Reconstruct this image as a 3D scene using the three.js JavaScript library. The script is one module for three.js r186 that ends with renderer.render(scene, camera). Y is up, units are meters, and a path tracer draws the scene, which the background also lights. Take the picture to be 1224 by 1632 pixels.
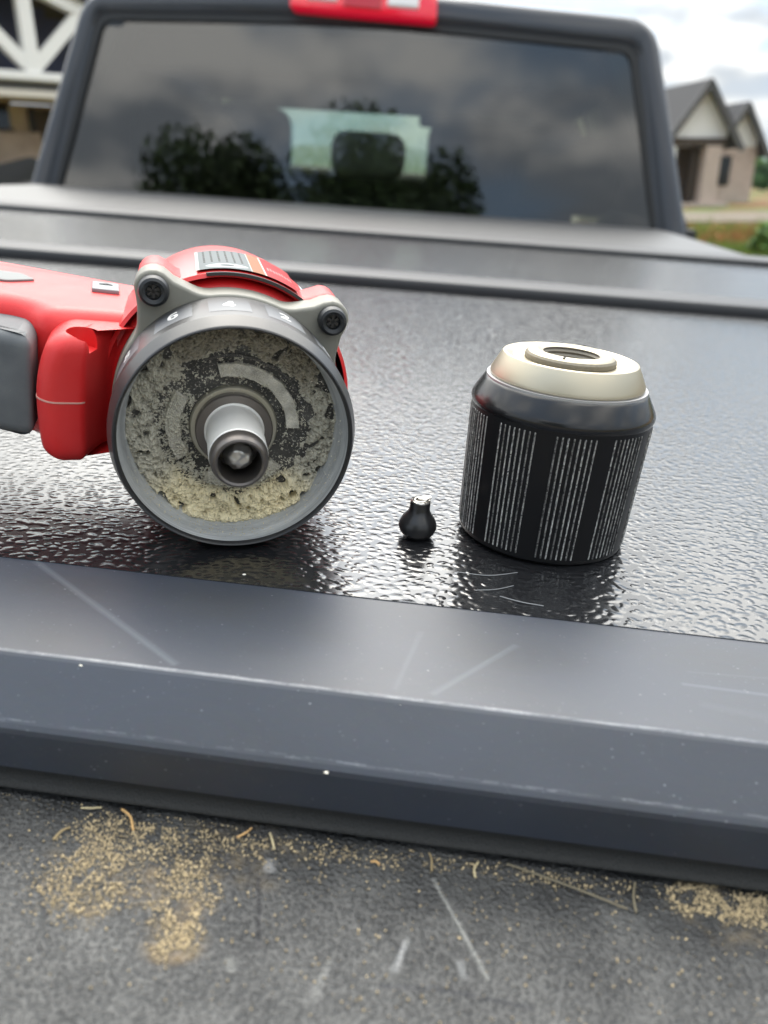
import * as THREE from 'three';
import { mergeGeometries, toCreasedNormals, mergeVertices } from 'three/addons/utils/BufferGeometryUtils.js';
import { RoundedBoxGeometry } from 'three/addons/geometries/RoundedBoxGeometry.js';
import { ImprovedNoise } from 'three/addons/math/ImprovedNoise.js';
import { Brush, Evaluator, SUBTRACTION } from 'three-bvh-csg';

// ------------------------------------------------------------------ camera, sky, sun, exposure
const D2R = Math.PI / 180;
const scene = new THREE.Scene();
const QT = new THREE.Quaternion().setFromEuler(new THREE.Euler(0, -6.6 * D2R, -3.6 * D2R, 'YXZ'));   // how the truck stands: parked across a slight slope
const CAM_H = 0.087;
const camera = new THREE.PerspectiveCamera(66, 768 / 1024, 0.01, 9000);
camera.position.set(0, CAM_H, 0).applyQuaternion(QT);
camera.rotation.set(-23.1 * D2R, 0, 0);
camera.focus = 0.194;
camera.userData.fStop = 50 / 3.5;
scene.add(camera);

const noiseGen = new ImprovedNoise();
const N3 = (x, y, z) => noiseGen.noise(x, y, z);
function fbm(x, y, z, oct = 5) { let s = 0, a = 0.5; for (let i = 0; i < oct; i++) { s += a * N3(x, y, z); x = x * 2.03 + 7.1; y = y * 2.01 + 3.3; z = z * 2.02 + 1.7; a *= 0.5; } return s; }
const sst = (a, b, x) => { const t = Math.min(1, Math.max(0, (x - a) / (b - a))); return t * t * (3 - 2 * t); };
const clamp01 = (x) => Math.min(1, Math.max(0, x));
function rng(seed) { let s = seed >>> 0; return () => { s = (s + 0x6d2b79f5) | 0; let t = Math.imul(s ^ (s >>> 15), 1 | s); t = (t + Math.imul(t ^ (t >>> 7), 61 | t)) ^ t; return ((t ^ (t >>> 14)) >>> 0) / 4294967296; }; }

const SUN = new THREE.Vector3().setFromSphericalCoords(1, (90 - 47) * D2R, Math.PI + 0.04);   // ahead of the truck, high, behind broken cloud
{
  const W = 1024, H = 512, data = new Float32Array(W * H * 4);
  for (let j = 0; j < H; j++) {
    const up = ((j + 0.5) / H - 0.5) * Math.PI, y = Math.sin(up);
    for (let i = 0; i < W; i++) {
      const az = ((i + 0.5) / W - 0.5) * 2 * Math.PI, x = Math.cos(az) * Math.cos(up), z = Math.sin(az) * Math.cos(up);
      const e = Math.max(y, 0), k = 1 / (e + 0.16);
      const n = fbm(x * k * 1.5 + 11.3, z * k * 1.5 + 4.2, 2.4, 6), n2 = fbm(x * k * 3.1 - 3, z * k * 3.1 + 9, 7.7, 5);
      const cover = sst(-0.16, 0.1, n + 0.06);                    // broken cloud with blue between
      const shade = sst(-0.14, 0.2, n2 + 0.35 * n);             // lit tops and grey undersides
      const lum = (0.50 + 1.5 * e);                              // clouds brighten towards the zenith
      const c = x * SUN.x + y * SUN.y + z * SUN.z;
      const glow = (1.6 * Math.exp((c - 1) * 16) + 3.2 * Math.exp((c - 1) * 3.2)) * (0.05 + 0.95 * sst(0.03, 0.42, e));
      const blue = [0.30 + 0.12 * (1 - e), 0.44 + 0.14 * (1 - e), 0.66 + 0.1 * (1 - e)];
      for (let q = 0; q < 3; q++) {
        const grey = [0.44, 0.49, 0.545][q], white = [1.22, 1.21, 1.16][q];
        const cl = (grey + (white - grey) * shade) * lum + glow * (0.55 + 0.45 * shade) * [1, 0.98, 0.93][q];
        const sk = blue[q] * (0.95 + 0.3 * e) + 0.55 * glow;
        data[(j * W + i) * 4 + q] = y < 0 ? 0.25 : sk + (cl - sk) * cover;
      }
      data[(j * W + i) * 4 + 3] = 1;
    }
  }
  const t = new THREE.DataTexture(data, W, H, THREE.RGBAFormat, THREE.FloatType);
  t.mapping = THREE.EquirectangularReflectionMapping; t.magFilter = THREE.LinearFilter; t.needsUpdate = true;
  scene.background = t; scene.environment = t;
}
const sun = new THREE.DirectionalLight(0xfff4e4, 0.7);
sun.position.copy(SUN).multiplyScalar(20);
sun.castShadow = true; sun.shadow.radius = 56; sun.shadow.mapSize.set(2048, 2048);
Object.assign(sun.shadow.camera, { left: -4, right: 4, top: 4, bottom: -4, near: 1, far: 60 });
scene.add(sun);
scene.fog = new THREE.FogExp2(0xc8d8e8, 0.00012);

const renderer = new THREE.WebGLRenderer({ antialias: true });
renderer.toneMapping = THREE.LinearToneMapping;
renderer.toneMappingExposure = 1.42;
renderer.shadowMap.enabled = true;

// ------------------------------------------------------------------ helpers
const used = new Map();
function numbered(n) { const k = used.get(n) || 0; used.set(n, k + 1); return k ? n + '_' + String(k).padStart(3, '0') : n; }
function tag(o, label, category, group, kind) { if (label) o.userData.label = label; if (category) o.userData.category = category; if (group) o.userData.group = group; if (kind) o.userData.kind = kind; return o; }
function thing(name, label, category, group, kind) { const o = new THREE.Group(); o.name = numbered(name); scene.add(o); return tag(o, label, category, group, kind); }
function onTruck(o, x, y, z, q) { o.position.set(x, y, z).applyQuaternion(QT); o.quaternion.copy(QT); if (q) o.quaternion.multiply(q); return o; }
function mesh(name, geo, mat, parent = scene) {
  const g = Array.isArray(geo) ? join(geo) : geo, m = new THREE.Mesh(g, mat);
  m.name = parent === scene ? numbered(name) : name; m.castShadow = m.receiveShadow = true; parent.add(m); return m;
}
function join(list) {
  return mergeGeometries(list.map((g) => { const q = g.index ? g.toNonIndexed() : g; for (const k of Object.keys(q.attributes)) if (!['position', 'normal', 'uv'].includes(k)) q.deleteAttribute(k); if (!q.attributes.uv) q.setAttribute('uv', new THREE.BufferAttribute(new Float32Array(q.attributes.position.count * 2), 2)); return q; }));
}
const V3 = (x, y, z) => new THREE.Vector3(x, y, z);
const box = (w, h, d, x = 0, y = 0, z = 0) => new THREE.BoxGeometry(w, h, d).translate(x, y, z);
const rbox = (w, h, d, r, x = 0, y = 0, z = 0) => new RoundedBoxGeometry(w, h, d, 2, r).translate(x, y, z);
const MM = (g) => g.scale(0.001, 0.001, 0.001);
function poly(pts) { const s = new THREE.Shape(); pts.forEach((p, i) => (i ? s.lineTo(p[0], p[1]) : s.moveTo(p[0], p[1]))); s.closePath(); return s; }
// polygon with rounded corners
function rpoly(pts, r, k = 4) {
  const out = [];
  for (let i = 0; i < pts.length; i++) {
    const a = new THREE.Vector2(...pts[(i + pts.length - 1) % pts.length]), b = new THREE.Vector2(...pts[i]), c = new THREE.Vector2(...pts[(i + 1) % pts.length]);
    const rr = pts[i][2] ?? r, da = a.clone().sub(b), dc = c.clone().sub(b), q = Math.min(rr, da.length() * 0.45, dc.length() * 0.45);
    const p0 = b.clone().add(da.setLength(q)), p1 = b.clone().add(dc.setLength(q));
    for (let j = 0; j <= k; j++) { const t = j / k, u = 1 - t; out.push([u * u * p0.x + 2 * u * t * b.x + t * t * p1.x, u * u * p0.y + 2 * u * t * b.y + t * t * p1.y]); }
  }
  return out;
}
// solid of an outline, centred on its thickness, edges bevelled
function slab(pts, thick, bevel = 0, seg = 3, crease = 0.6, steps = 1) {
  const g = new THREE.ExtrudeGeometry(poly(pts), { depth: thick - 2 * bevel, bevelEnabled: bevel > 0, bevelThickness: bevel, bevelSize: bevel, bevelOffset: -bevel, bevelSegments: seg, steps });
  g.translate(0, 0, -(thick - 2 * bevel) / 2);
  return toCreasedNormals(g, crease);
}
// lathe about y from [radius, height]; sharp corners kept by doubling
function lathe(pts, seg = 96, crease = 0.5) { const g = new THREE.LatheGeometry(pts.map((p) => new THREE.Vector2(Math.max(p[0], 1e-5), p[1])), seg); return toCreasedNormals(g, crease); }
const zLathe = (pts, seg, crease) => lathe(pts, seg, crease).rotateX(Math.PI / 2);   // along z
function tube(points, r, seg = 12, radial = 6) { return new THREE.TubeGeometry(new THREE.CatmullRomCurve3(points.map((p) => V3(...p))), seg, r, radial); }
function bar(a, b, w, h) {                                         // box between two points
  const A = V3(...a), B = V3(...b), d = B.clone().sub(A), g = new THREE.BoxGeometry(w, d.length(), h);
  g.applyQuaternion(new THREE.Quaternion().setFromUnitVectors(V3(0, 1, 0), d.clone().normalize()));
  return g.translate((A.x + B.x) / 2, (A.y + B.y) / 2, (A.z + B.z) / 2);
}
const std = (o) => new THREE.MeshStandardMaterial(o);
const phys = (o) => new THREE.MeshPhysicalMaterial(o);
const lin = (r, g, b) => new THREE.Color().setRGB(r, g, b);
const s2l = (c) => (c /= 255) <= 0.04045 ? c / 12.92 : ((c + 0.055) / 1.055) ** 2.4;
const srgb = (r, g, b) => lin(s2l(r), s2l(g), s2l(b));
function canvasTex(w, h, draw, color = true) {
  const c = document.createElement('canvas'); c.width = w; c.height = h; draw(c.getContext('2d'), w, h);
  const t = new THREE.CanvasTexture(c); if (color) t.colorSpace = THREE.SRGBColorSpace; t.wrapS = t.wrapT = THREE.RepeatWrapping; return t;
}
// texture from a function of (u, v) in 0..1 giving [r, g, b] (0..1, stored linear unless color)
function fnTex(w, h, f, color = false, wrap = THREE.RepeatWrapping) {
  const d = new Uint8Array(w * h * 4);
  for (let j = 0; j < h; j++) for (let i = 0; i < w; i++) { const c = f((i + 0.5) / w, (j + 0.5) / h), o = (j * w + i) * 4; for (let q = 0; q < 3; q++) d[o + q] = 255 * clamp01(Array.isArray(c) ? c[q] : c); d[o + 3] = 255; }
  const t = new THREE.DataTexture(d, w, h); if (color) t.colorSpace = THREE.SRGBColorSpace; t.wrapS = t.wrapT = wrap; t.magFilter = THREE.LinearFilter; t.needsUpdate = true; return t;
}
function heightTex(n, fill) { const d = new Float32Array(n * n); fill(d, n); const rgba = new Float32Array(n * n * 4); for (let i = 0; i < n * n; i++) { rgba[i * 4] = rgba[i * 4 + 1] = rgba[i * 4 + 2] = d[i]; rgba[i * 4 + 3] = 1; } const t = new THREE.DataTexture(rgba, n, n, THREE.RGBAFormat, THREE.FloatType); t.wrapS = t.wrapT = THREE.RepeatWrapping; t.magFilter = THREE.LinearFilter; t.needsUpdate = true; return t; }
// noise that tiles over 0..1
function tile(u, v, f, z = 0, oct = 3) { let s = 0, a = 0.5; for (let o = 0; o < oct; o++) { const p = f << o; const w = (x, y) => N3(x * p, y * p, z + o * 9.1); s += a * (w(u, v) * (1 - u) * (1 - v) + w(u - 1, v) * u * (1 - v) + w(u, v - 1) * (1 - u) * v + w(u - 1, v - 1) * u * v); a *= 0.5; } return s; }
function withRepeat(t, x, y = x) { const q = t.clone(); q.repeat.set(x, y); q.needsUpdate = true; return q; }
// scatter smooth blobs into a tiling height field
function blobs(d, n, count, rMin, rMax, R, stretch = 1.35, flat = 2) {
  const per = Math.ceil(Math.sqrt(count)), cell = n / per;
  for (let a = 0; a < per; a++) for (let b = 0; b < per; b++) {
    const cx = (a + 0.5 + (R() - 0.5) * 0.95) * cell, cy = (b + 0.5 + (R() - 0.5) * 0.95) * cell, r = (rMin + (rMax - rMin) * R() ** 1.5) * cell, th = (R() - 0.5) * 1.5, st = 1 + (stretch - 1) * R(), hgt = (0.55 + 0.45 * R()) * Math.min(1, r / (0.45 * cell));
    const co = Math.cos(th), si = Math.sin(th), e = Math.ceil(r * st);
    for (let j = -e; j <= e; j++) for (let i = -e; i <= e; i++) {
      const X = (i * co + j * si) / (r * st), Y = (-i * si + j * co) / (r / Math.sqrt(st)), q = X * X + Y * Y;
      if (q < 1) { const k = ((((cy + j) | 0) + n) % n) * n + ((((cx + i) | 0) + n) % n), h = hgt * (1 - q) ** flat; d[k] = d[k] + h - d[k] * h * 0.75; }
    }
  }
}

// ------------------------------------------------------------------ materials of the truck and its cover
const R1 = rng(11);
const pebbleH = heightTex(2048, (d, n) => blobs(d, n, 12000, 0.34, 0.74, R1, 1.5, 1.6));
const PANEL_TILE = 0.24;
const panelMat = phys({ color: lin(0.012, 0.0125, 0.014), roughness: 0.18, ior: 2.0, bumpMap: withRepeat(pebbleH, 1 / PANEL_TILE), bumpScale: 0.00018 });
const fineH = heightTex(512, (d, n) => { const r = rng(3); blobs(d, n, 9000, 0.3, 0.8, r, 1.3, 2); });
const RAIL_U = 0.27;
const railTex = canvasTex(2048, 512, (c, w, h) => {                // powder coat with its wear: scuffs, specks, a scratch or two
  const r = rng(21);
  c.fillStyle = 'rgb(38,46,60)'; c.fillRect(0, 0, w, h);
  for (let i = 0; i < 260; i++) { const g = c.createRadialGradient(0, 0, 0, 0, 0, 1), x = r() * w, y = r() * h, q = 40 + 160 * r(); g.addColorStop(0, r() < 0.5 ? 'rgba(70,74,80,0.10)' : 'rgba(22,24,28,0.12)'); g.addColorStop(1, 'rgba(50,50,50,0)'); c.save(); c.translate(x, y); c.scale(q, q * 0.5); c.fillStyle = g; c.fillRect(-1, -1, 2, 2); c.restore(); }
  for (let i = 0; i < 3400; i++) { const v = 90 + 120 * r(); c.fillStyle = `rgba(${v},${v},${v},${0.12 + 0.6 * r() ** 3})`; const q = 0.6 + 1.6 * r() ** 2; c.fillRect(r() * w, r() * h, q * 1.6, q); }
  const X = (x) => ((x + 0.15) / RAIL_U) * w, Y = (m) => (m / 0.062) * h;   // metres along the rail, metres down from its back edge
  const scuff = (x0, y0, x1, y1, wd, a) => { for (let k = 0; k < 7; k++) { c.strokeStyle = `rgba(150,152,152,${a * 0.36 * (0.3 + 0.7 * r())})`; c.lineWidth = wd * (0.3 + 1.5 * r()); c.beginPath(); c.moveTo(X(x0) + (r() - 0.5) * wd, Y(y0)); c.quadraticCurveTo(X((x0 + x1) / 2) + (r() - 0.5) * 3, Y((y0 + y1) / 2), X(x1) + (r() - 0.5) * wd, Y(y1)); c.stroke(); } };
  scuff(-0.094, 0.0, -0.0475, 0.0335, 8, 0.2); scuff(0.0005, 0.033, 0.0165, 0.013, 10, 0.13); scuff(-0.003, 0.012, -0.0065, 0.033, 7, 0.07); scuff(0.048, 0.02, 0.068, 0.0205, 5, 0.12); scuff(0.05, 0.0155, 0.066, 0.0145, 4, 0.1); scuff(0.05, 0.026, 0.064, 0.028, 12, 0.05); scuff(-0.12, 0.01, -0.1, 0.03, 8, 0.05);
  for (let i = 0; i < 1500; i++) { const x = r() * w, v = 130 + 60 * r(); c.fillStyle = `rgba(${v},${v},${v},${0.03 + 0.13 * r() * r()})`; c.fillRect(x, Y(0.0346 + 0.0005 * r()), 4 + 60 * r() ** 2, 1 + 4 * r()); if (i % 6 === 0) { c.fillStyle = `rgba(${v},${v},${v},${0.05 + 0.2 * r()})`; c.fillRect(r() * w, Y(0.0472 + 0.0004 * r()), 3 + 30 * r(), 1 + 2 * r()); } }   // worn edges, with the thin bright edge highlight painted in
  for (let i = 0; i < 46; i++) { const x = r() * w, y = r() * h, a = r() * 6.3, L = 8 + 60 * r(); c.strokeStyle = `rgba(150,152,150,${0.03 + 0.07 * r()})`; c.lineWidth = 0.7 + r(); c.beginPath(); c.moveTo(x, y); c.lineTo(x + L * Math.cos(a), y + L * Math.sin(a)); c.stroke(); }
});
railTex.wrapS = THREE.MirroredRepeatWrapping;
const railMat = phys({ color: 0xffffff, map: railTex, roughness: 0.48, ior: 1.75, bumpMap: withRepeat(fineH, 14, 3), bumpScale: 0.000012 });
const rubber = std({ color: lin(0.014, 0.0145, 0.014), roughness: 0.7, bumpMap: withRepeat(fineH, 30, 30), bumpScale: 0.0001 });
const paint = phys({ color: lin(0.032, 0.036, 0.045), roughness: 0.42, metalness: 0.3, clearcoat: 0.6, clearcoatRoughness: 0.08 });
const paintSatin = phys({ color: lin(0.045, 0.05, 0.06), roughness: 0.5, metalness: 0.2 });
const blackTrim = std({ color: lin(0.012, 0.013, 0.014), roughness: 0.55 });
const CAP_U = 0.26, CAP_V = 0.075;                                   // metres covered by the cap's wear map, from x = -0.13 and from z = -0.115
const capTex = canvasTex(2048, 640, (c, w, h) => {                   // weathered moulding of the tailgate edge: chalky dust, scuffs, grooves, and shade near the seal painted in
  const r = rng(57), im = c.createImageData(w, h);
  for (let j = 0; j < h; j++) for (let i = 0; i < w; i++) {
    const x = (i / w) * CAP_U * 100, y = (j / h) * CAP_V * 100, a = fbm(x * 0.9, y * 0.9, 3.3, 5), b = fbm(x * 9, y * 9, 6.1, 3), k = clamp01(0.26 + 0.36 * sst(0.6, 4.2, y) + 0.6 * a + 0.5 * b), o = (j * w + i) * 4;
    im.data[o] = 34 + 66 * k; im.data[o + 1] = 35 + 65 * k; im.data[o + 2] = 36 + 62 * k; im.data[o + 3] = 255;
  }
  c.putImageData(im, 0, 0);
  for (const [x, z, q] of [[-0.0525, -0.092, 0.011], [-0.038, -0.092, 0.008], [-0.036, -0.083, 0.005], [0.0525, -0.1035, 0.009], [-0.03, -0.103, 0.012]]) for (let k = 0; k < 60; k++) { const t = r() * 6.28, d = Math.sqrt(r()) * q, R = (0.0008 + 0.0016 * r()), cx = ((x + d * Math.cos(t) + 0.13) / CAP_U) * w, cy = ((z + 0.8 * d * Math.sin(t) + 0.115) / CAP_V) * h, px = (R / CAP_U) * w, g = c.createRadialGradient(cx, cy, 0, cx, cy, px); g.addColorStop(0, 'rgba(150,126,84,0.16)'); g.addColorStop(1, 'rgba(150,126,84,0)'); c.fillStyle = g; c.fillRect(cx - px, cy - px, 2 * px, 2 * px); }   // fine powder
  const X = (x) => ((x + 0.13) / CAP_U) * w, Y = (z) => ((z + 0.115) / CAP_V) * h;
  const line = (pts, wd, col) => { c.lineCap = 'butt'; for (let k = 0; k < 6; k++) { c.strokeStyle = `rgba(${col},${0.10 + 0.16 * r()})`; c.lineWidth = wd * (0.3 + r()); c.beginPath(); pts.forEach(([x, z], i) => c[i ? 'lineTo' : 'moveTo'](X(x) + (r() - 0.5) * wd * 0.8, Y(z) + (r() - 0.5) * wd * 0.8)); c.stroke(); } };
  line([[-0.0259, -0.0965], [-0.0238, -0.089], [-0.0226, -0.0835]], 7, '22,23,26'); line([[-0.025, -0.1003], [-0.024, -0.098]], 16, '150,152,150');
  line([[0.0039, -0.1013], [0.0085, -0.093], [0.0135, -0.0841]], 5, '150,152,148'); line([[-0.0028, -0.0806], [0.006, -0.0814], [0.02, -0.0806]], 6, '42,44,46'); line([[0.030, -0.0975], [0.0355, -0.0955]], 4, '34,36,38');
  line([[-0.062, -0.0895], [-0.057, -0.083]], 8, '40,42,45'); line([[-0.0262, -0.0815], [-0.0258, -0.0795]], 16, '135,135,130'); line([[-0.0108, -0.0835], [-0.0122, -0.0765]], 10, '122,122,118'); line([[0.0088, -0.0868], [0.0098, -0.0838]], 10, '140,142,142'); line([[0.0005, -0.089], [-0.001, -0.083]], 10, '150,152,152');
  for (let i = 0; i < 70; i++) { const x = r() * w, y = r() * h, a = (r() - 0.5) * 2.6 + 1.57, L = 20 + 150 * r() ** 2, v = r() < 0.5 ? 165 : 45; c.strokeStyle = `rgba(${v},${v},${v},${0.05 + 0.10 * r()})`; c.lineWidth = 1 + 4 * r(); c.beginPath(); c.moveTo(x, y); c.lineTo(x + L * Math.cos(a), y + L * Math.sin(a)); c.stroke(); }
});
capTex.wrapS = capTex.wrapT = THREE.MirroredRepeatWrapping;
const capH = heightTex(1024, (d, n) => { const r = rng(8); blobs(d, n, 22000, 0.3, 0.8, r, 1.2, 2); });
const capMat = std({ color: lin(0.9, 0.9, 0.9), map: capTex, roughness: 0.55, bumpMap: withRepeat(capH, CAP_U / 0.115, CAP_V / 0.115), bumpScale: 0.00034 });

// ------------------------------------------------------------------ setting: ground, road, hills
const GY = -1.25;
const groundTex = fnTex(512, 512, (u, v) => { const a = tile(u, v, 3, 2, 5), b = tile(u, v, 16, 5, 3), k = sst(-0.1, 0.12, a + 0.4 * b); return [0.44 - 0.14 * k + 0.2 * b, 0.29 + 0.09 * k + 0.18 * b, 0.14 - 0.02 * k + 0.08 * b]; }, true);
{
  const g = new THREE.PlaneGeometry(6000, 6000).rotateX(-Math.PI / 2).translate(0, GY, 0);
  mesh('ground', g, std({ map: withRepeat(groundTex, 700), roughness: 0.95 })); tag(scene.children.at(-1), null, null, null, 'structure');
  const asphalt = fnTex(512, 512, (u, v) => { const b = 0.40 + 0.14 * tile(u, v, 6, 3, 5) + 0.14 * tile(u, v, 90, 8, 1); return [b, b * 0.97, b * 0.91]; }, true);
  const dr = mesh('driveway', new THREE.BoxGeometry(9, 0.1, 15).translate(-1, GY + 0.006 - 0.05 + 0.04, 0.5), std({ map: withRepeat(asphalt, 5), roughness: 0.9 })); tag(dr, null, null, null, 'structure');
  const path = mesh('path', new THREE.BoxGeometry(34, 0.12, 7).rotateY(0.08).translate(20, GY, -29.5), std({ map: withRepeat(asphalt, 6), color: srgb(255, 238, 215), roughness: 0.9 })); tag(path, null, null, null, 'structure');
}


// ------------------------------------------------------------------ pickup truck (its own axes: x right, y up, z towards the tailgate)
const TX = -0.32;                                                   // the truck's middle
const truck = onTruck(thing('pickup_truck', 'dark grey pickup truck with a tinted rear window, seen along its covered bed', 'pickup truck'), TX, GY + 0.02, -1.6);
const TK = (g) => g.translate(-TX, -(GY + 0.02), 1.6);             // truck-frame metres -> the group's own
{
  const K = (n, g, m, p) => mesh(n, Array.isArray(g) ? g.map(TK) : TK(g), m, p ?? truck);
  const tilt = Math.atan(0.212), lean = (g) => g.rotateX(-tilt).translate(0, 0, -2.0);   // back of the cab leans forward
  // rear frame of the cab with the window opening
  const out = rpoly([[-1.14, -0.5], [-1.108, 0.0], [-0.972, 0.436, 0.06], [-0.32, 0.468, 0.6], [0.34, 0.436, 0.06], [0.475, 0.0], [0.51, -0.5]], 0.02, 7);
  const opening = (o, r) => rpoly([[-1.05 - o, -0.032 - o], [-0.938 - o, 0.388 + o], [-0.316, 0.408 + o, 0.5], [0.306 + o, 0.380 + o], [0.418 + o, -0.034 - o]], r, 6);   // window outline grown by o
  const hole = opening(0, 0.035), V2 = (pts) => pts.slice().reverse().map((p) => new THREE.Vector2(...p));
  const sh = poly(out); sh.holes.push(new THREE.Path(V2(opening(0.008, 0.035))));
  const fr = toCreasedNormals(new THREE.ExtrudeGeometry(sh, { depth: 0.05, bevelEnabled: true, bevelThickness: 0.022, bevelSize: 0.02, bevelOffset: -0.012, bevelSegments: 4, curveSegments: 4 }).translate(0, 0, -0.072), 0.5);
  K('cab_back', lean(fr), paint);
  // black gasket line round the window
  const gs = poly(opening(0.006, 0.035)); gs.holes.push(new THREE.Path(V2(opening(-0.008, 0.03))));
  K('window_seal', lean(new THREE.ExtrudeGeometry(gs, { depth: 0.006, bevelEnabled: false }).translate(0, 0, -0.012)), blackTrim);
  const glass = phys({ color: lin(0.29, 0.335, 0.285), transmission: 1, thickness: 0, roughness: 0.0, ior: 1.85 });
  const gl = new THREE.ShapeGeometry(poly(hole), 6);
  K('rear_window', lean(gl.translate(0, 0, -0.014)), glass);
  // cab shell: roof, sides, floor, front posts
  const roof = slab(rpoly([[-2.09, 0.432], [-2.5, 0.475], [-3.1, 0.478], [-3.5, 0.44], [-3.52, 0.40], [-2.09, 0.38]], 0.02), 1.24, 0.05, 4).rotateY(Math.PI / 2).scale(1, 1, -1);
  K('roof', flipFix(roof).translate(TX, 0, 0), paint);
  for (const s of [-1, 1]) {
    const q = new THREE.BufferGeometry();
    const xa = TX + s * 0.80, xb = TX + s * 0.585, xc = TX + s * 0.86;
    const side = (z0, z1, ya, yb, x0, x1, t) => { const g = new THREE.BoxGeometry(t, 1, z1 - z0, 1, 4, 1); const p = g.attributes.position; for (let i = 0; i < p.count; i++) { const f = p.getY(i) + 0.5; p.setXYZ(i, p.getX(i) + x0 + (x1 - x0) * f, ya + (yb - ya) * f, p.getZ(i) + (z0 + z1) / 2); } g.computeVertexNormals(); return g; };
    K('cab_side', [side(-2.44, -2.09, 0.0, 0.37, xa, xb, 0.05), side(-3.2, -3.1, 0, 0.45, xa, xb, 0.05), side(-3.95, -2.03, -0.78, 0.0, xc, xa, 0.06)], paint);
    K('side_window', [side(-3.1, -2.44, 0.0, 0.44, xa - s * 0.008, xb - s * 0.008, 0.006), side(-3.85, -3.2, 0.0, 0.44, xa - s * 0.008, xb - s * 0.008, 0.006)], phys({ color: lin(0.02, 0.024, 0.022), roughness: 0.5, ior: 1.3 }));
    K('bed_rail', slab(rpoly([[0, -0.035], [0.16, -0.035], [0.18, -0.10], [0.0, -0.10]], 0.02), 1.9, 0.01).scale(s, 1, 1).translate(TX + s * 0.725, 0, -1.0), s > 0 ? paint : paint);
    K('bed_side', slab(rpoly([[0.05, -0.10], [0.17, -0.10], [0.21, -0.42], [0.18, -0.72], [0.05, -0.72]], 0.03), 1.9, 0.01).scale(s, 1, 1).translate(TX + s * 0.725, 0, -1.0), paint);
    for (const z of [-0.9, -4.6]) {
      const w = K('wheel', new THREE.CylinderGeometry(0.26, 0.26, 0.22, 28).rotateZ(Math.PI / 2).translate(TX + s * 0.82, -0.845, z), std({ color: lin(0.3, 0.3, 0.31), metalness: 0.8, roughness: 0.4 }));
      K('tyre', new THREE.TorusGeometry(0.31, 0.085, 12, 36).rotateY(Math.PI / 2).scale(1.3, 1, 1).translate(TX * 1 + s * 0.82 - 0.3 * (TX + s * 0.82) * 0, -0.845, z), blackTrim, w);
    }
  }
  K('hood', rbox(1.7, 0.5, 1.35, 0.08, TX, -0.42, -4.62), paint);
  K('cab_floor', [box(1.5, 0.04, 1.95, TX, -0.80, -3.05), box(1.5, 0.7, 0.05, TX, -0.45, -3.98), box(1.5, 0.62, 0.04, TX, -0.48, -2.09)], blackTrim);
  const ws = new THREE.PlaneGeometry(1.36, 0.66).rotateX(-0.85).translate(TX, 0.19, -3.74);
  K('windshield', ws, phys({ color: lin(0.8, 0.95, 0.86), transmission: 1, thickness: 0, roughness: 0, ior: 1.5 }));
  for (const s of [-1, 1]) K('front_post', bar([TX + s * 0.69, -0.04, -3.98], [TX + s * 0.6, 0.43, -3.5], 0.07, 0.07), paintSatin);
  K('dashboard', rbox(1.4, 0.34, 0.4, 0.06, TX, -0.09, -3.72), blackTrim);
  const cloth = std({ color: lin(0.06, 0.057, 0.055), roughness: 0.9 });
  for (const [x, w, z, y, h, hw] of [[-0.86, 0.52, -2.42, -0.2, 0.36, 0.3], [0.22, 0.52, -2.42, -0.2, 0.36, 0.3], [-0.935, 0.5, -3.0, -0.10, 0.72, 0.36], [0.06, 0.52, -3.0, -0.10, 0.72, 0.4]]) {
    const s = K('seat', rbox(w, h, 0.16, 0.06, x, y, z), cloth);
    K('headrest', rbox(hw, 0.2, 0.11, 0.05, x, y + h / 2 + 0.12, z), cloth, s);
  }
  const ms = K('seat', rbox(0.56, 0.36, 0.16, 0.06, TX, -0.15, -2.42), cloth);
  K('headrest', rbox(0.2, 0.115, 0.09, 0.04, -0.312, 0.117, -2.3), std({ color: lin(0.36, 0.33, 0.32), roughness: 0.9 }), ms);
  K('mirror', rbox(0.22, 0.06, 0.03, 0.02, -0.15, 0.27, -3.3), blackTrim);
  K('roof_lining', rbox(1.26, 0.12, 1.3, 0.02, TX, 0.345, -2.85), cloth);
  // third brake light: red lens with two clear lamps
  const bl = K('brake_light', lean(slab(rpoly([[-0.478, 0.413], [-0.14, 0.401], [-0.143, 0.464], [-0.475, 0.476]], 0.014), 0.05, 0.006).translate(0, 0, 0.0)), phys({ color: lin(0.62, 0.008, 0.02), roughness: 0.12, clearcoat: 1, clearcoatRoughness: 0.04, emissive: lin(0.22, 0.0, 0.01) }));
  for (const x of [-0.402, -0.217]) K('clear_lens', lean(rbox(0.072, 0.047, 0.014, 0.006).rotateZ(-0.035).translate(x, 0.4505 - (x + 0.31) * 0.035, 0.023)), phys({ color: lin(0.86, 0.84, 0.82), roughness: 0.2, clearcoat: 1 }), bl);
  for (const x of [-0.309]) K('red_lens', lean(rbox(0.09, 0.05, 0.012, 0.005).rotateZ(-0.035).translate(x, 0.4420, 0.021)), phys({ color: lin(0.55, 0.0, 0.005), roughness: 0.05, clearcoat: 1 }), bl);
  // tailgate under the cover: moulded black cap, painted skin
  const cap = slab(rpoly([[-0.135, -0.0254], [-0.052, -0.0254, 0.012], [-0.042, -0.05], [-0.042, -0.09], [-0.135, -0.09]], 0.008, 8), 1.66, 0.004).rotateY(Math.PI / 2).scale(1, 1, -1);
  const cp = toCreasedNormals(cap.index ? cap.toNonIndexed() : cap, 0.7); { const p = cp.attributes.position, uv = cp.attributes.uv; for (let i = 0; i < p.count; i++) uv.setXY(i, (p.getX(i) + TX + 0.13) / CAP_U, 1 - (p.getZ(i) + 0.115 - (p.getY(i) + 0.0254)) / CAP_V); }
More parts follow.
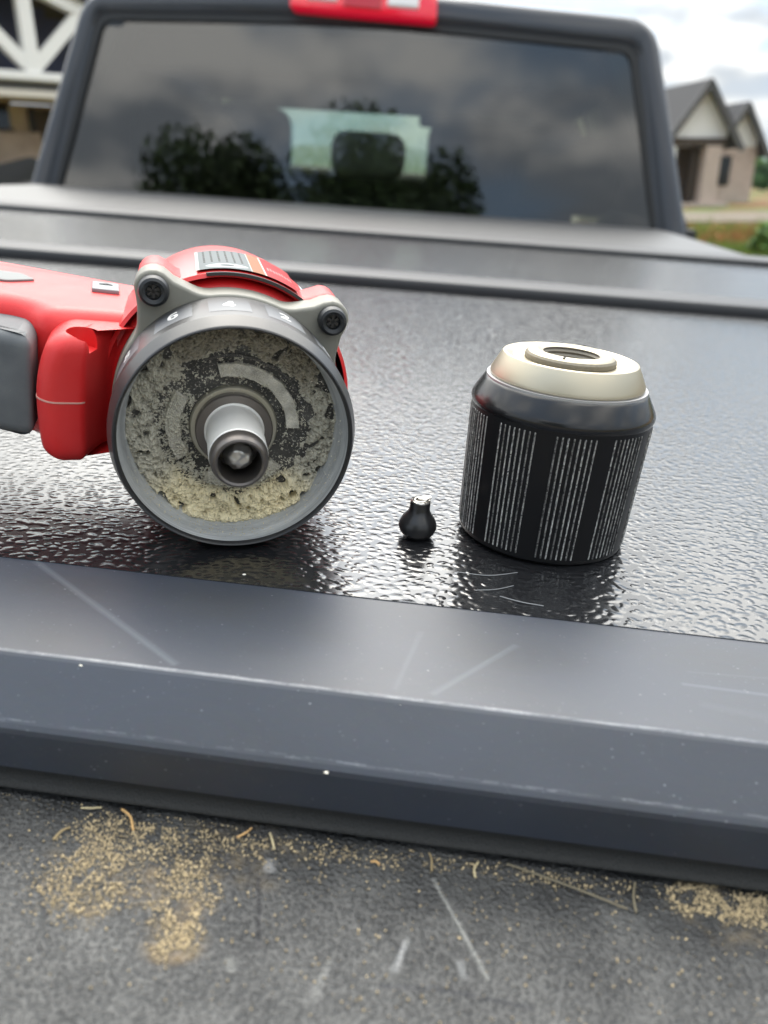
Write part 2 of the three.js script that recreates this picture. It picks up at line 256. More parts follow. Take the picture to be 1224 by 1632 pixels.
  const gate = K('tailgate', rbox(1.6, 0.62, 0.07, 0.015, TX, -0.40, -0.085), paint);
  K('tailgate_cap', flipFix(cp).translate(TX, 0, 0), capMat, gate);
  K('bed_floor', [box(1.5, 0.03, 1.9, TX, -0.62, -1.05)], blackTrim);
}
function flipFix(g) {                                                // after a mirroring scale: turn the triangles round again
  const n = g.index ? g.toNonIndexed() : g;
  for (const k of Object.keys(n.attributes)) { const a = n.attributes[k], s = a.itemSize; for (let i = 0; i < a.count; i += 3) for (let c = 0; c < s; c++) { const t = a.array[(i + 1) * s + c]; a.array[(i + 1) * s + c] = a.array[(i + 2) * s + c]; a.array[(i + 2) * s + c] = t; } }
  n.computeVertexNormals(); return toCreasedNormals(n, 0.7);
}

// ------------------------------------------------------------------ folding bed cover
const COV_L = -1.05, COV_R = 0.40;
const cover = onTruck(thing('bed_cover', 'black folding bed cover with pebbled glossy panels and a metal front rail', 'bed cover'), TX, -0.029, -1.0);
const CK = (g) => g.translate(-TX, 0.029, 1.0);
{
  const K = (n, g, m, p) => mesh(n, Array.isArray(g) ? g.map(CK) : CK(g), m, p ?? cover);
  const sheet = (z0, z1, y, x0 = COV_L, x1 = COV_R) => { const g = new THREE.BoxGeometry(x1 - x0, 0.012, z1 - z0).translate((x0 + x1) / 2, y - 0.006, (z0 + z1) / 2), p = g.attributes.position, uv = g.attributes.uv; for (let i = 0; i < p.count; i++) uv.setXY(i, p.getX(i) + 0.4 * p.getY(i), p.getZ(i)); return g; };
  K('panel', sheet(-0.655, -0.1515, 0), panelMat);
  K('panel', sheet(-1.09, -0.665, 0.004), panelMat);
  K('panel', sheet(-1.93, -1.10, 0.002), phys({ color: lin(0.03, 0.031, 0.033), roughness: 0.42, ior: 1.75, bumpMap: withRepeat(pebbleH, 1 / PANEL_TILE), bumpScale: 0.00008 }));
  // front rail: flat top, bevel, upright face (profile along z, y; laid out along x)
  const prof = [[-0.1525, -0.0002], [-0.1176, -0.0002], [-0.1170, -0.0004], [-0.1165, -0.0008], [-0.1082, -0.0094], [-0.1076, -0.0102], [-0.1074, -0.0112], [-0.1074, -0.0190], [-0.1079, -0.0195], [-0.1525, -0.0195]];
  const pos = [], nor = [], uv = [], idx = []; let run = 0;
  const seg = 40;
  for (let k = 0; k < prof.length - 1; k++) {
    const [z0, y0] = prof[k], [z1, y1] = prof[k + 1], L = Math.hypot(z1 - z0, y1 - y0), nz = -(y1 - y0) / L, ny = (z1 - z0) / L;
    for (let i = 0; i <= seg; i++) for (const [z, y, r] of [[z0, y0, run], [z1, y1, run + L]]) { const x = COV_L - 0.02 + (COV_R + 0.04 - COV_L) * (i / seg); pos.push(x, y, z); nor.push(0, ny, nz); uv.push((x + 0.15) / RAIL_U, 1 - r / 0.062); }
    const b = pos.length / 3 - 2 * (seg + 1);
    for (let i = 0; i < seg; i++) { const a = b + 2 * i; idx.push(a, a + 1, a + 2, a + 1, a + 3, a + 2); }
    run += L;
  }
  const rg = new THREE.BufferGeometry(); rg.setAttribute('position', new THREE.Float32BufferAttribute(pos, 3)); rg.setAttribute('normal', new THREE.Float32BufferAttribute(nor, 3)); rg.setAttribute('uv', new THREE.Float32BufferAttribute(uv, 2)); rg.setIndex(idx);
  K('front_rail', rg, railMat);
  // rubber bulb seal between the rail and the tailgate
  const xl = COV_R - COV_L, seal = slab(rpoly([[-0.150, -0.0197], [-0.1088, -0.0197], [-0.1085, -0.0222], [-0.1068, -0.0234], [-0.1073, -0.0242], [-0.112, -0.0241], [-0.15, -0.0235]], 0.0008, 3), xl, 0).rotateY(Math.PI / 2).scale(1, 1, -1);
  K('seal', flipFix(seal).translate((COV_L + COV_R) / 2, 0, 0), rubber);
  // raised hinges between the panels
  const hinge = (z0, z1, h) => flipFix(slab(rpoly([[z0, 0], [z0, h, 0.004], [z1, h + 0.001, 0.006], [z1, -0.002]], 0.004, 6), xl, 0.001).rotateY(Math.PI / 2).scale(1, 1, -1)).translate((COV_L + COV_R) / 2, 0, 0);
  const hingeMat = phys({ color: lin(0.022, 0.023, 0.026), roughness: 0.5, ior: 1.6 });
  K('hinge', hinge(-0.71, -0.648, 0.0068), hingeMat);
  K('hinge', hinge(-1.18, -1.085, 0.0100), hingeMat);
  K('end_rail', rbox(xl, 0.03, 0.06, 0.005, (COV_L + COV_R) / 2, -0.018, -1.95), hingeMat);
  for (const x of [COV_L - 0.012, COV_R + 0.012]) K('side_rail', rbox(0.024, 0.022, 1.83, 0.004, x, -0.012, -1.04), hingeMat);
}

// ------------------------------------------------------------------ cordless drill lying on its side, nose towards the viewer (own axes in mm: x right, y up, z out of the nose)
const DR = 28.1;
const drillQ = (() => { const a = 20 * D2R, b = -4 * D2R, n = V3(Math.sin(a) * Math.cos(b), Math.sin(b), Math.cos(a) * Math.cos(b)), r = V3(0, 1, 0).cross(n).normalize(), u = n.clone().cross(r); return new THREE.Quaternion().setFromRotationMatrix(new THREE.Matrix4().makeBasis(r, u, n)); })();
const drillBase = V3(-0.0491, 0.0281, -0.1652).sub(V3(0, 1, 0).applyQuaternion(drillQ).multiplyScalar(0.0281));
const drill = onTruck(thing('cordless_drill', 'red and grey cordless drill lying on its side, chuck removed, nose full of dust', 'drill'), drillBase.x, drillBase.y, drillBase.z, drillQ);
const DM = (g) => MM(g).translate(0, DR / 1000, 0);
const fineBump = withRepeat(fineH, 0.07, 0.07);                     // for uv in mm
const R3 = rng(77);
// worn plastics: colour with sawdust caught on it
const dusty = (col, dust, amount, seed, freq = 4) => fnTex(512, 512, (u, v) => { const a = tile(u, v, freq, seed, 5), b = tile(u, v, 64, seed + 3, 1), k = clamp01(amount + 0.9 * a * amount * 1.6) + sst(0.22, 0.4, b) * 0.25 * clamp01(0.4 + 2 * a); return col.map((c, q) => c + (dust[q] - c) * clamp01(k)); }, true);
const redTex = dusty([0.80, 0.03, 0.05], [0.90, 0.60, 0.55], 0.24, 5);  // pinkish dust, strengthened so the tint also carries the sky sheen
const redMat = phys({ map: withRepeat(redTex, 1 / 60), roughness: 0.42, bumpMap: fineBump, bumpScale: 0.00002, ior: 1.5 });
const redDomeMat = phys({ map: withRepeat(redTex, 3, 2), roughness: 0.36, ior: 1.5, clearcoat: 0.25, clearcoatRoughness: 0.2 });
const greyTex = dusty([0.43, 0.43, 0.405], [0.66, 0.64, 0.58], 0.28, 9);
const greyMat = phys({ map: withRepeat(greyTex, 1 / 50), roughness: 0.5, bumpMap: fineBump, bumpScale: 0.000015 });
const triggerTex = dusty([0.27, 0.285, 0.305], [0.62, 0.63, 0.62], 0.3, 13);
const triggerMat = std({ map: withRepeat(triggerTex, 1 / 45), roughness: 0.6, bumpMap: fineBump, bumpScale: 0.00002 });
const collarTex = dusty([0.13, 0.13, 0.132], [0.50, 0.49, 0.47], 0.11, 17, 3);
const collarMat = phys({ map: withRepeat(collarTex, 4, 1), roughness: 0.42, ior: 1.5, clearcoat: 0.25, clearcoatRoughness: 0.2 });
const lipMat = phys({ color: lin(0.02, 0.02, 0.022), roughness: 0.3, ior: 1.55 });
const linerTex = fnTex(1024, 256, (u, v) => { const a = tile(u, v, 6, 3, 4), b = tile(u, v, 80, 6, 1), k = clamp01(0.62 + 0.8 * a + 0.5 * b); return [0.40 + 0.42 * k, 0.41 + 0.42 * k, 0.42 + 0.41 * k]; }, true);
const linerMat = std({ map: linerTex, roughness: 0.55 });
const steelDark = std({ color: lin(0.16, 0.145, 0.135), metalness: 0.85, roughness: 0.36 });
const steelWasher = std({ color: lin(0.42, 0.40, 0.33), metalness: 0.8, roughness: 0.4 });
const threadH = fnTex(8, 256, (u, v) => 0.5 + 0.5 * Math.sin(v * 2 * Math.PI * 9));
const steelThread = std({ color: lin(0.92, 0.91, 0.88), metalness: 0.65, roughness: 0.5, bumpMap: threadH, bumpScale: 0.00005 });
const screwMat = std({ color: lin(0.035, 0.037, 0.04), metalness: 0.5, roughness: 0.42 });
{
  const K = (n, g, m, p, label) => { const o = mesh(n, Array.isArray(g) ? g.map(DM) : DM(g), m, p ?? drill); if (label) o.userData.label = label; return o; };
  // torque collar: outer skin, front bevel, lip, dusty inside wall
  const collar = K('torque_collar', zLathe([[25.4, -24.0], [27.3, -24.0], [27.6, -23.4], [27.9, -21], [28.15, -8], [28.1, -4.2], [27.95, -3.7], [26.95, -0.6], [26.85, -0.3]], 160, 0.25), collarMat, drill, 'grey glossy numbered collar');
  K('lip', zLathe([[26.85, -0.3], [26.75, 0.05], [26.5, 0.2], [26.25, 0.05], [26.05, -0.5], [25.85, -0.9]], 160, 0.9), lipMat, collar);
  K('inner_wall', zLathe([[25.85, -0.9], [25.55, -2.4], [24.4, -10.6], [24.2, -11.6]], 160, 0.9), linerMat, collar, 'dusty pale inner wall of the collar');
  // number windows with their digits
  const winMat = (d) => phys({ map: canvasTex(256, 256, (c, w, h) => { c.fillStyle = 'rgb(88,92,98)'; c.fillRect(0, 0, w, h); const g = c.createLinearGradient(0, 0, 0, h); g.addColorStop(0, 'rgba(40,42,46,1)'); g.addColorStop(0.45, 'rgba(92,96,101,1)'); g.addColorStop(1, 'rgba(128,130,133,1)'); c.fillStyle = g; c.fillRect(0, 0, w, h); c.fillStyle = 'rgb(236,238,236)'; c.font = 'bold 150px sans-serif'; c.textAlign = 'center'; c.textBaseline = 'middle'; c.fillText(d, w / 2, h * 0.46); }), roughness: 0.45, color: lin(0.7, 0.7, 0.7) });
  const patch = (r0, r1, z0, z1, t0, t1, nt = 24, nz = 6) => {       // curved plate on the drill's round body: angles in degrees from +x towards +y
    const g = new THREE.PlaneGeometry(1, 1, nt, nz), p = g.attributes.position;
    for (let i = 0; i < p.count; i++) { const f = p.getX(i) + 0.5, h = p.getY(i) + 0.5, th = (t0 + (t1 - t0) * f) * D2R, r = r0 + (r1 - r0) * h; p.setXYZ(i, r * Math.cos(th), r * Math.sin(th), z0 + (z1 - z0) * h); }
    g.computeVertexNormals(); return g;
  };
  for (const [d, th] of [['6', 117.5], ['4', 91], ['2', 64.5], ['8', 146], ['0', 38]]) {
    const w = K('number_window', patch(28.19, 28.02, -7.5, -19.5, th + 9.5, th - 9.5), winMat(d), collar); w.userData.label = 'dark window with a white digit';
  }
  // gear housing: round with four screw ears
  const earAng = [120.5, 43];
  const outline = (R, er, grow = 0, n = 180) => {
    const pts = [];
    const sdf = (x, y) => {
      let d = Math.hypot(x, y) - R;
      for (const a of earAng) { const ex = 33.4 * Math.cos(a * D2R), ey = 33.4 * Math.sin(a * D2R), L = 33.4, q = clamp01((x * ex + y * ey) / (L * L)), rad = 27 * (1 - q) + er * q, dd = Math.hypot(x - ex * q, y - ey * q) - rad, h = clamp01(0.5 + 0.5 * (d - dd) / 1.6); d = d + (dd - d) * h - 1.6 * h * (1 - h); }
      return d;
    };
    for (let i = 0; i < n; i++) { const t = (i / n) * 2 * Math.PI; let lo = 15, hi = 50; for (let k = 0; k < 30; k++) { const m = (lo + hi) / 2; if (sdf(m * Math.cos(t), m * Math.sin(t)) < 0) lo = m; else hi = m; } pts.push([(lo + grow) * Math.cos(t), (lo + grow) * Math.sin(t)]); }
    return pts;
  };
  const housing = K('gear_housing', [slab(outline(28.3, 4.5), 8.5, 0.9, 3).translate(0, 0, -26.6)], greyMat, drill, 'light grey housing with screw ears');
  for (let i = 0; i < 2; i++) {
    const a = earAng[i] * D2R, x = 33.5 * Math.cos(a), y = 33.5 * Math.sin(a);
    const sc = K('screw', zLathe([[0, 0.2], [1.75, 0.2], [1.8, 1.6], [2.6, 2.0], [3.2, 1.6], [3.5, 0.6], [3.5, -1.2], [0, -1.2]], 32, 0.4).translate(x, y, -21.3), screwMat, housing);
    K('socket', [0, 1, 2].map((k) => box(0.6, 3.0, 0.8).rotateZ((k * Math.PI) / 3).translate(x, y, -20.9)), lipMat, sc);
  }
  // motor body
  const shellEars = slab(outline(29.6, 4.2), 15, 3.5, 4).translate(0, 0, -38.0);
  K('motor_housing', [zLathe([[30.6, -30.6], [31.5, -31.2], [31.9, -40], [31.7, -55], [30.3, -72], [28.2, -88], [25.5, -104], [20, -116], [10, -121], [0.01, -122]], 128, 0.5)], redDomeMat);
  K('ear_cover', [shellEars], redMat, drill, 'red cover behind the screw ears');
  K('joint_gap', [patch(31.75, 31.7, -30.4, -31.6, 99, 38, 40, 1), patch(31.0, 31.75, -30.3, -30.4, 99, 38, 40, 1)], lipMat);  // dark strip added in place of the open gap at the joint
  // rating plate
  const plateTex = canvasTex(1024, 1024, (c, w, h) => {
    const r = rng(5);
    c.fillStyle = 'rgb(196,40,48)'; c.fillRect(0, 0, w, h);
    c.fillStyle = 'rgb(214,214,206)'; c.fillRect(0, 0, w * 0.66, h);
    c.fillStyle = 'rgb(128,136,138)'; c.fillRect(w * 0.03, 0, w * 0.48, h);
    c.fillStyle = 'rgb(186,120,84)'; c.fillRect(w * 0.52, 0, w * 0.12, h);
    for (let k = 0; k < 6; k++) { const x = w * (0.075 + k * 0.072); let y = h * 0.03; while (y < h * 0.66) { const L = 12 + 46 * r(); c.fillStyle = `rgb(${42 + 20 * r()},${46 + 20 * r()},52)`; c.fillRect(x, y, 20, L); y += L + 9; } }
    c.fillStyle = 'rgb(205,212,212)'; c.beginPath(); c.ellipse(w * 0.29, h * 0.84, w * 0.2, h * 0.09, 0, 0, 7); c.fill(); c.fillStyle = 'rgb(90,98,100)'; c.beginPath(); c.ellipse(w * 0.29, h * 0.84, w * 0.07, h * 0.045, 0, 0, 7); c.fill();
    for (let k = 0; k < 9; k++) { c.fillStyle = 'rgba(245,205,200,0.75)'; c.fillRect(w * (0.70 + 0.032 * k), h * (0.42 + 0.1 * r()), 16, h * 0.16); }
  });
  K('rating_plate', patch(32.2, 32.0, -33, -58, 103, 56, 30, 8), phys({ map: plateTex, color: lin(0.6, 0.6, 0.6), roughness: 0.6, specularIntensity: 0.4 }), drill, 'grey and orange rating plate');
  K('badge', patch(32.0, 31.9, -34, -52, 51, 44, 10, 4), phys({ map: canvasTex(128, 256, (c, w, h) => { c.fillStyle = 'rgb(66,76,104)'; c.fillRect(0, 0, w, h); c.fillStyle = 'rgb(225,228,230)'; c.fillRect(0, 0, w * 0.3, h); c.fillRect(w * 0.55, h * 0.3, w * 0.16, h * 0.5); }), roughness: 0.35 }), drill, 'small blue and white sticker');

  // handle and switch housing: side profiles (along the handle, along the nose), given their thickness, then turned
  const turn = -5 * D2R;
  const side = (pts, r, half, bev, mid = 0, taper = 0) => {
    const g = slab(rpoly(pts, r, 5), 2 * half, bev, 5, 0.7, taper ? 10 : 1).rotateX(Math.PI / 2).translate(0, mid, 0), p = g.attributes.position;
    if (taper) for (let i = 0; i < p.count; i++) { const v = Math.abs(p.getY(i)) / half, k = sst(-30, -42, p.getX(i)); p.setX(i, p.getX(i) + taper * k * (p.getY(i) > 0 ? 1 : 0.35) * v * v); }
    return toCreasedNormals(g.rotateZ(turn), 0.7);
  };
  const ev = new Evaluator(); ev.attributes = ['position', 'normal', 'uv'];
  const lump = new Brush(side([[-10, -34], [-26.5, -35], [-29.6, -31, 1.5], [-34.2, -19.2, 1.5], [-41.6, -17.8, 3], [-45, -21, 2], [-45.5, -44, 2], [-10, -60]], 2, 16.0, 4.2, -0.3, 4.0)); lump.updateMatrixWorld();
  const cut = new Brush(new THREE.CylinderGeometry(3.9, 3.4, 10, 28).translate(-34.9, 16.4, -23.6).rotateZ(turn)); cut.updateMatrixWorld();
  const lumpG = ev.evaluate(lump, cut, SUBTRACTION).geometry;
  const sw = K('switch_housing', lumpG.clone(), redMat, drill, 'red housing in front of the trigger with a screw recess');
  K('seam', side([[-12, -34.2], [-26.2, -35.4], [-29.8, -30.9, 1.4], [-34.3, -19.08, 1.4], [-41.6, -17.68, 3], [-45.12, -20.9, 2], [-45.6, -40, 1], [-12, -58]], 2, 0.2, 0, -0.3), std({ color: lin(0.62, 0.33, 0.28), roughness: 0.8 }), sw);
  K('handle', side([[-6, -33], [-28, -33.5], [-44.5, -31, 4], [-50, -39, 6], [-62, -41.5], [-135, -50], [-135, -99], [-62, -84.5], [-22, -71.5], [-6, -71]], 5, 17.6, 5.5, 0), redMat);
  K('trigger', side([[-46.0, -23.2, 2], [-46.0, -46], [-100, -54], [-100, -48], [-80, -38], [-66, -30.5], [-55, -25.5, 3]], 5, 12.6, 3.2, 0.8), triggerMat, drill, 'worn dark grey trigger');
  K('battery', [side([[-132, -44], [-176, -40], [-178, -122], [-134, -118]], 4, 36, 4, 2)], triggerMat, drill, 'dark battery pack at the end of the handle');
  // reversing switch and grip inset on the upper face
  const up = (pts, h, m, r) => slab(rpoly(pts, r), h, h * 0.3, 2).rotateX(Math.PI / 2).translate(0, m, 0).rotateZ(turn);
  K('reversing_switch', up([[-28.6, -55], [-35.6, -55], [-36.2, -63.5], [-29.2, -63.5]], 1.6, 17.9, 0.5), std({ color: lin(0.22, 0.24, 0.25), roughness: 0.5 }));
  K('switch_arrow', up([[-30.6, -60.0], [-34.2, -60.0], [-32.4, -62.0]], 0.3, 18.75, 0.2), lipMat);
  K('grip_inset', up([[-50.0, -60, 1], [-56, -55.5], [-110, -57], [-110, -69], [-54, -65.5]], 0.9, 17.75, 1.2), std({ color: lin(0.17, 0.18, 0.18), roughness: 0.6 }), drill, 'grey rubber inset in the handle');

  // inside the nose: clutch plate, ratchet segments, washer, hub, spindle
  const plateMat = std({ map: fnTex(512, 512, (u, v) => { const a = tile(u, v, 8, 21, 4), b = tile(u, v, 90, 23, 1), k = 0.24 + 0.3 * a + 0.6 * sst(0.06, 0.3, b); return [k, k * 0.98, k * 0.94]; }, true), roughness: 0.75 });
  const plateG = new THREE.RingGeometry(9.3, 24.5, 120, 6).translate(0, 0, -11.2);
  const plate = K('clutch_plate', plateG, plateMat);
  const segMat = std({ map: withRepeat(fnTex(512, 512, (u, v) => { const a = tile(u, v, 5, 31, 5), b = tile(u, v, 70, 33, 2), k = 0.70 + 0.4 * a + 0.4 * b; return [k, k * 0.975, k * 0.91]; }, true), 1 / 18), roughness: 0.85 });
  const arc = (r0, r1, a0, a1, z0, h) => { const n = 60, pts = [], wob = (t, k) => 0.45 * fbm(Math.cos(t) * 6 + k, Math.sin(t) * 6, k, 3); for (let i = 0; i <= n; i++) { const t = (a0 + ((a1 - a0) * i) / n) * D2R; const w = r1 + wob(t, 2.5); pts.push([w * Math.cos(t), w * Math.sin(t)]); } for (let i = n; i >= 0; i--) { const t = (a0 + ((a1 - a0) * i) / n) * D2R; const w = r0 + wob(t, 8.5); pts.push([w * Math.cos(t), w * Math.sin(t)]); } return slab(pts, h, 0.25, 2, 0.6).translate(0, 0, z0 + h / 2); };
  for (const [a0, a1] of [[-2, 103], [146, 212], [242, 316]]) K('ratchet_segment', arc(12.4, 15.5, a0, a1, -11.3, 1.5), segMat, plate);
  K('groove_ring', arc(16.8, 17.5, 30, 112, -11.3, 0.7), plateMat, plate);
  K('washer', zLathe([[10.2, -11.3], [10.2, -9.6], [9.9, -9.2], [8.4, -9.1], [7.8, -8.7]], 96, 0.4), steelWasher);
  const hub = K('spindle_hub', zLathe([[9.0, -9.2], [9.0, -7.6], [8.7, -7.2], [7.0, -7.1]], 96, 0.4), steelDark);
  const sp = K('spindle', zLathe([[7.0, -7.2], [6.55, -6.9], [6.5, -6.2], [6.5, 7.0], [6.25, 7.8]], 96, 0.3), steelThread, drill, 'bright threaded spindle');
  K('spindle_tip', zLathe([[6.2, 7.2], [6.4, 7.8], [6.3, 9.6], [6.0, 10.6], [5.6, 11.2], [5.2, 11.35], [4.75, 11.1], [4.6, 10.0], [4.55, 3]], 96, 0.35), steelDark, sp);
  // broken screw end down in the bore
  const stubG = mergeVertices(new THREE.IcosahedronGeometry(3.25, 5).deleteAttribute('uv').deleteAttribute('normal')), sp0 = stubG.attributes.position;
  for (let i = 0; i < sp0.count; i++) { const x = sp0.getX(i), y = sp0.getY(i), z = sp0.getZ(i), f = 1 + 0.16 * N3(x * 0.55 + 3, y * 0.55, z * 0.5 + 1); sp0.setXYZ(i, x * f, y * f, 6.4 + z * 0.85 * f + (z > 0 ? 0.8 * N3(x * 0.7, y * 0.7, 4) + 0.4 * N3(x * 1.9, y * 1.9, 6) : 0)); } stubG.computeVertexNormals();
  K('broken_screw', stubG, std({ color: lin(0.5, 0.49, 0.47), metalness: 0.8, roughness: 0.32 }), sp, 'snapped screw end inside the spindle bore');
  K('bore_floor', new THREE.CircleGeometry(4.6, 32).translate(0, 0, 3), lipMat, sp);
}

// sawdust packed into the nose: clumps with ragged edges, then loose chips on top
{
  const nr = 150, nt = 900, r0 = 10.4, r1 = 24.75, P = new Float32Array((nr + 1) * nt * 3), Cc = new Float32Array((nr + 1) * nt * 3), T = new Float32Array((nr + 1) * nt);
  const spots = [];
  const arcs = [[-2, 103], [146, 212], [242, 316]];
  for (let i = 0; i <= nr; i++) for (let j = 0; j < nt; j++) {
    const r = r0 + ((r1 - r0) * i) / nr, a = (j / nt) * 360, t = a * D2R, x = r * Math.cos(t), y = r * Math.sin(t);
    const wrap = (c, w) => { const q = Math.abs(((a - c + 540) % 360) - 180); return 1 - sst(w * 0.6, w, q); };
    const big = fbm(x * 0.16 + 3, y * 0.16, 1.2, 4), mid = fbm(x * 0.5, y * 0.5 + 9, 4.4, 4), fine = fbm(x * 1.5 + 5, y * 1.5, 8.1, 3);
    const outer = sst(17.2, 19.4, r + 1.6 * mid + 1.5 * big);
    const bottom = wrap(268, 62), left = wrap(178, 52), right = wrap(345, 46), top = wrap(80, 62);
    let th = outer * (1.5 * bottom + 1.05 * left + 0.7 * right + 0.75 * top) + 0.25 * bottom * sst(13, 15, r) + 0.16 * left;
    const vf = fbm(x * 3.6 + 1, y * 3.6, 2.1, 3);
    th += 1.0 * mid * (0.45 + outer) + 0.9 * big * outer + 0.55 * fine + 0.42 * vf - 0.12;
    th *= sst(24.95, 23.6, r) * 0.35 + 0.65;
    const onArc = r > 12.2 && r < 15.7 && arcs.some(([p, q]) => { const b = ((a + 90) % 360) - 90; return (a > p && a < q) || (b > p && b < q); });
    const hollow = sst(0.30, 0.44, N3(x * 0.34 + 31, y * 0.34 + 2, 5.5)) * sst(17.5, 19, r); th -= 2.6 * hollow;   // knocked-out patches
    const k = i * nt + j, z = -11.25 + (onArc ? 1.45 : 0) + Math.max(th, -0.2) * 1.6 + sst(22.6, 24.6, r) * 1.2 * bottom;
    P.set([x, y, z], k * 3); T[k] = th + (onArc ? 0.04 : 0);
    const tan = bottom * sst(15.5, 18.5, r), br = top * outer;  // dark brown top sector paints in the shade under the collar; tan below
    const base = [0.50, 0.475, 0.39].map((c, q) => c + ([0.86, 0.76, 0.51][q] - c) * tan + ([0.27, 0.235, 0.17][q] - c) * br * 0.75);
    const m = clamp01(0.78 + 0.9 * fine + 0.6 * mid + 0.7 * vf + 0.10 * Math.min(th, 1.5));  // hollows darker than crests: shade in the cracks put into the colour
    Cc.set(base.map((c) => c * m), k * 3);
    if (th > 0.12 && r < 24) spots.push(k);
  }
  const idx = [];
  for (let i = 0; i < nr; i++) for (let j = 0; j < nt; j++) { const a = i * nt + j, b = i * nt + ((j + 1) % nt), c = a + nt, d = b + nt; if (Math.max(T[a], T[b], T[c], T[d]) > 0.02) idx.push(a, c, b, b, c, d); }
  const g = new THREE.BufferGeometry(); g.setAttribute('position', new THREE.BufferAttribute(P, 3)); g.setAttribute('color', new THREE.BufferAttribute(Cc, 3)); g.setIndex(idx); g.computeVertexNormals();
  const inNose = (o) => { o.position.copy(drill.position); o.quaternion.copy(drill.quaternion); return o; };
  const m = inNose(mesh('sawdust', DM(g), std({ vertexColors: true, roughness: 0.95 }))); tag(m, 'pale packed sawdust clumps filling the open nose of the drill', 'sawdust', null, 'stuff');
  // chips and fibres
  const chipG = MM(new THREE.BoxGeometry(1, 0.35, 0.16)), n = 11000, chips = new THREE.InstancedMesh(chipG, std({ roughness: 0.9 }), n); chips.name = 'sawdust_chips';
  const M4 = new THREE.Matrix4(), q = new THREE.Quaternion(), e = new THREE.Euler(), col = new THREE.Color();
  for (let i = 0; i < n; i++) {
    const loose = i < 3600; let x, y, z, c;
    if (loose) { const r = 10.8 + 13.4 * Math.sqrt(R3()), t = R3() * 6.283; x = r * Math.cos(t); y = r * Math.sin(t); const k = Math.min(nr, Math.round(((r - r0) / (r1 - r0)) * nr)) * nt + (Math.round((t / 6.2832) * nt) % nt); z = Math.max(P[k * 3 + 2], -11.15) + 0.05; }
    else { const k = spots[(R3() * spots.length) | 0]; x = P[k * 3] + (R3() - 0.5) * 0.3; y = P[k * 3 + 1] + (R3() - 0.5) * 0.3; z = P[k * 3 + 2] + 0.12; }
    const s = (loose ? 0.12 : 0.2) + (loose ? 0.25 : 0.6) * R3() ** 2.6;
    q.setFromEuler(e.set((R3() - 0.5) * 1.8, (R3() - 0.5) * 1.8, R3() * 6.28));
    M4.compose(V3(x / 1000, y / 1000 + DR / 1000, z / 1000), q, V3(s, s * (0.5 + R3()), s)); chips.setMatrixAt(i, M4);
    const low = sst(-6, -16, y), v = 0.6 + 0.5 * R3(), up = sst(8, 18, y);  // upper chips darkened and lower ones lightened, shade painted in likewise
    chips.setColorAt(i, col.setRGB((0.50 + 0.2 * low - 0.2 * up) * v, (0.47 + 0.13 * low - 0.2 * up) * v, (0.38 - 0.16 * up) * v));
  }
  chips.castShadow = chips.receiveShadow = true; scene.add(inNose(chips)); tag(chips, 'fine wood chips and fibres lying over the sawdust in the nose', 'wood chips', null, 'stuff');
}

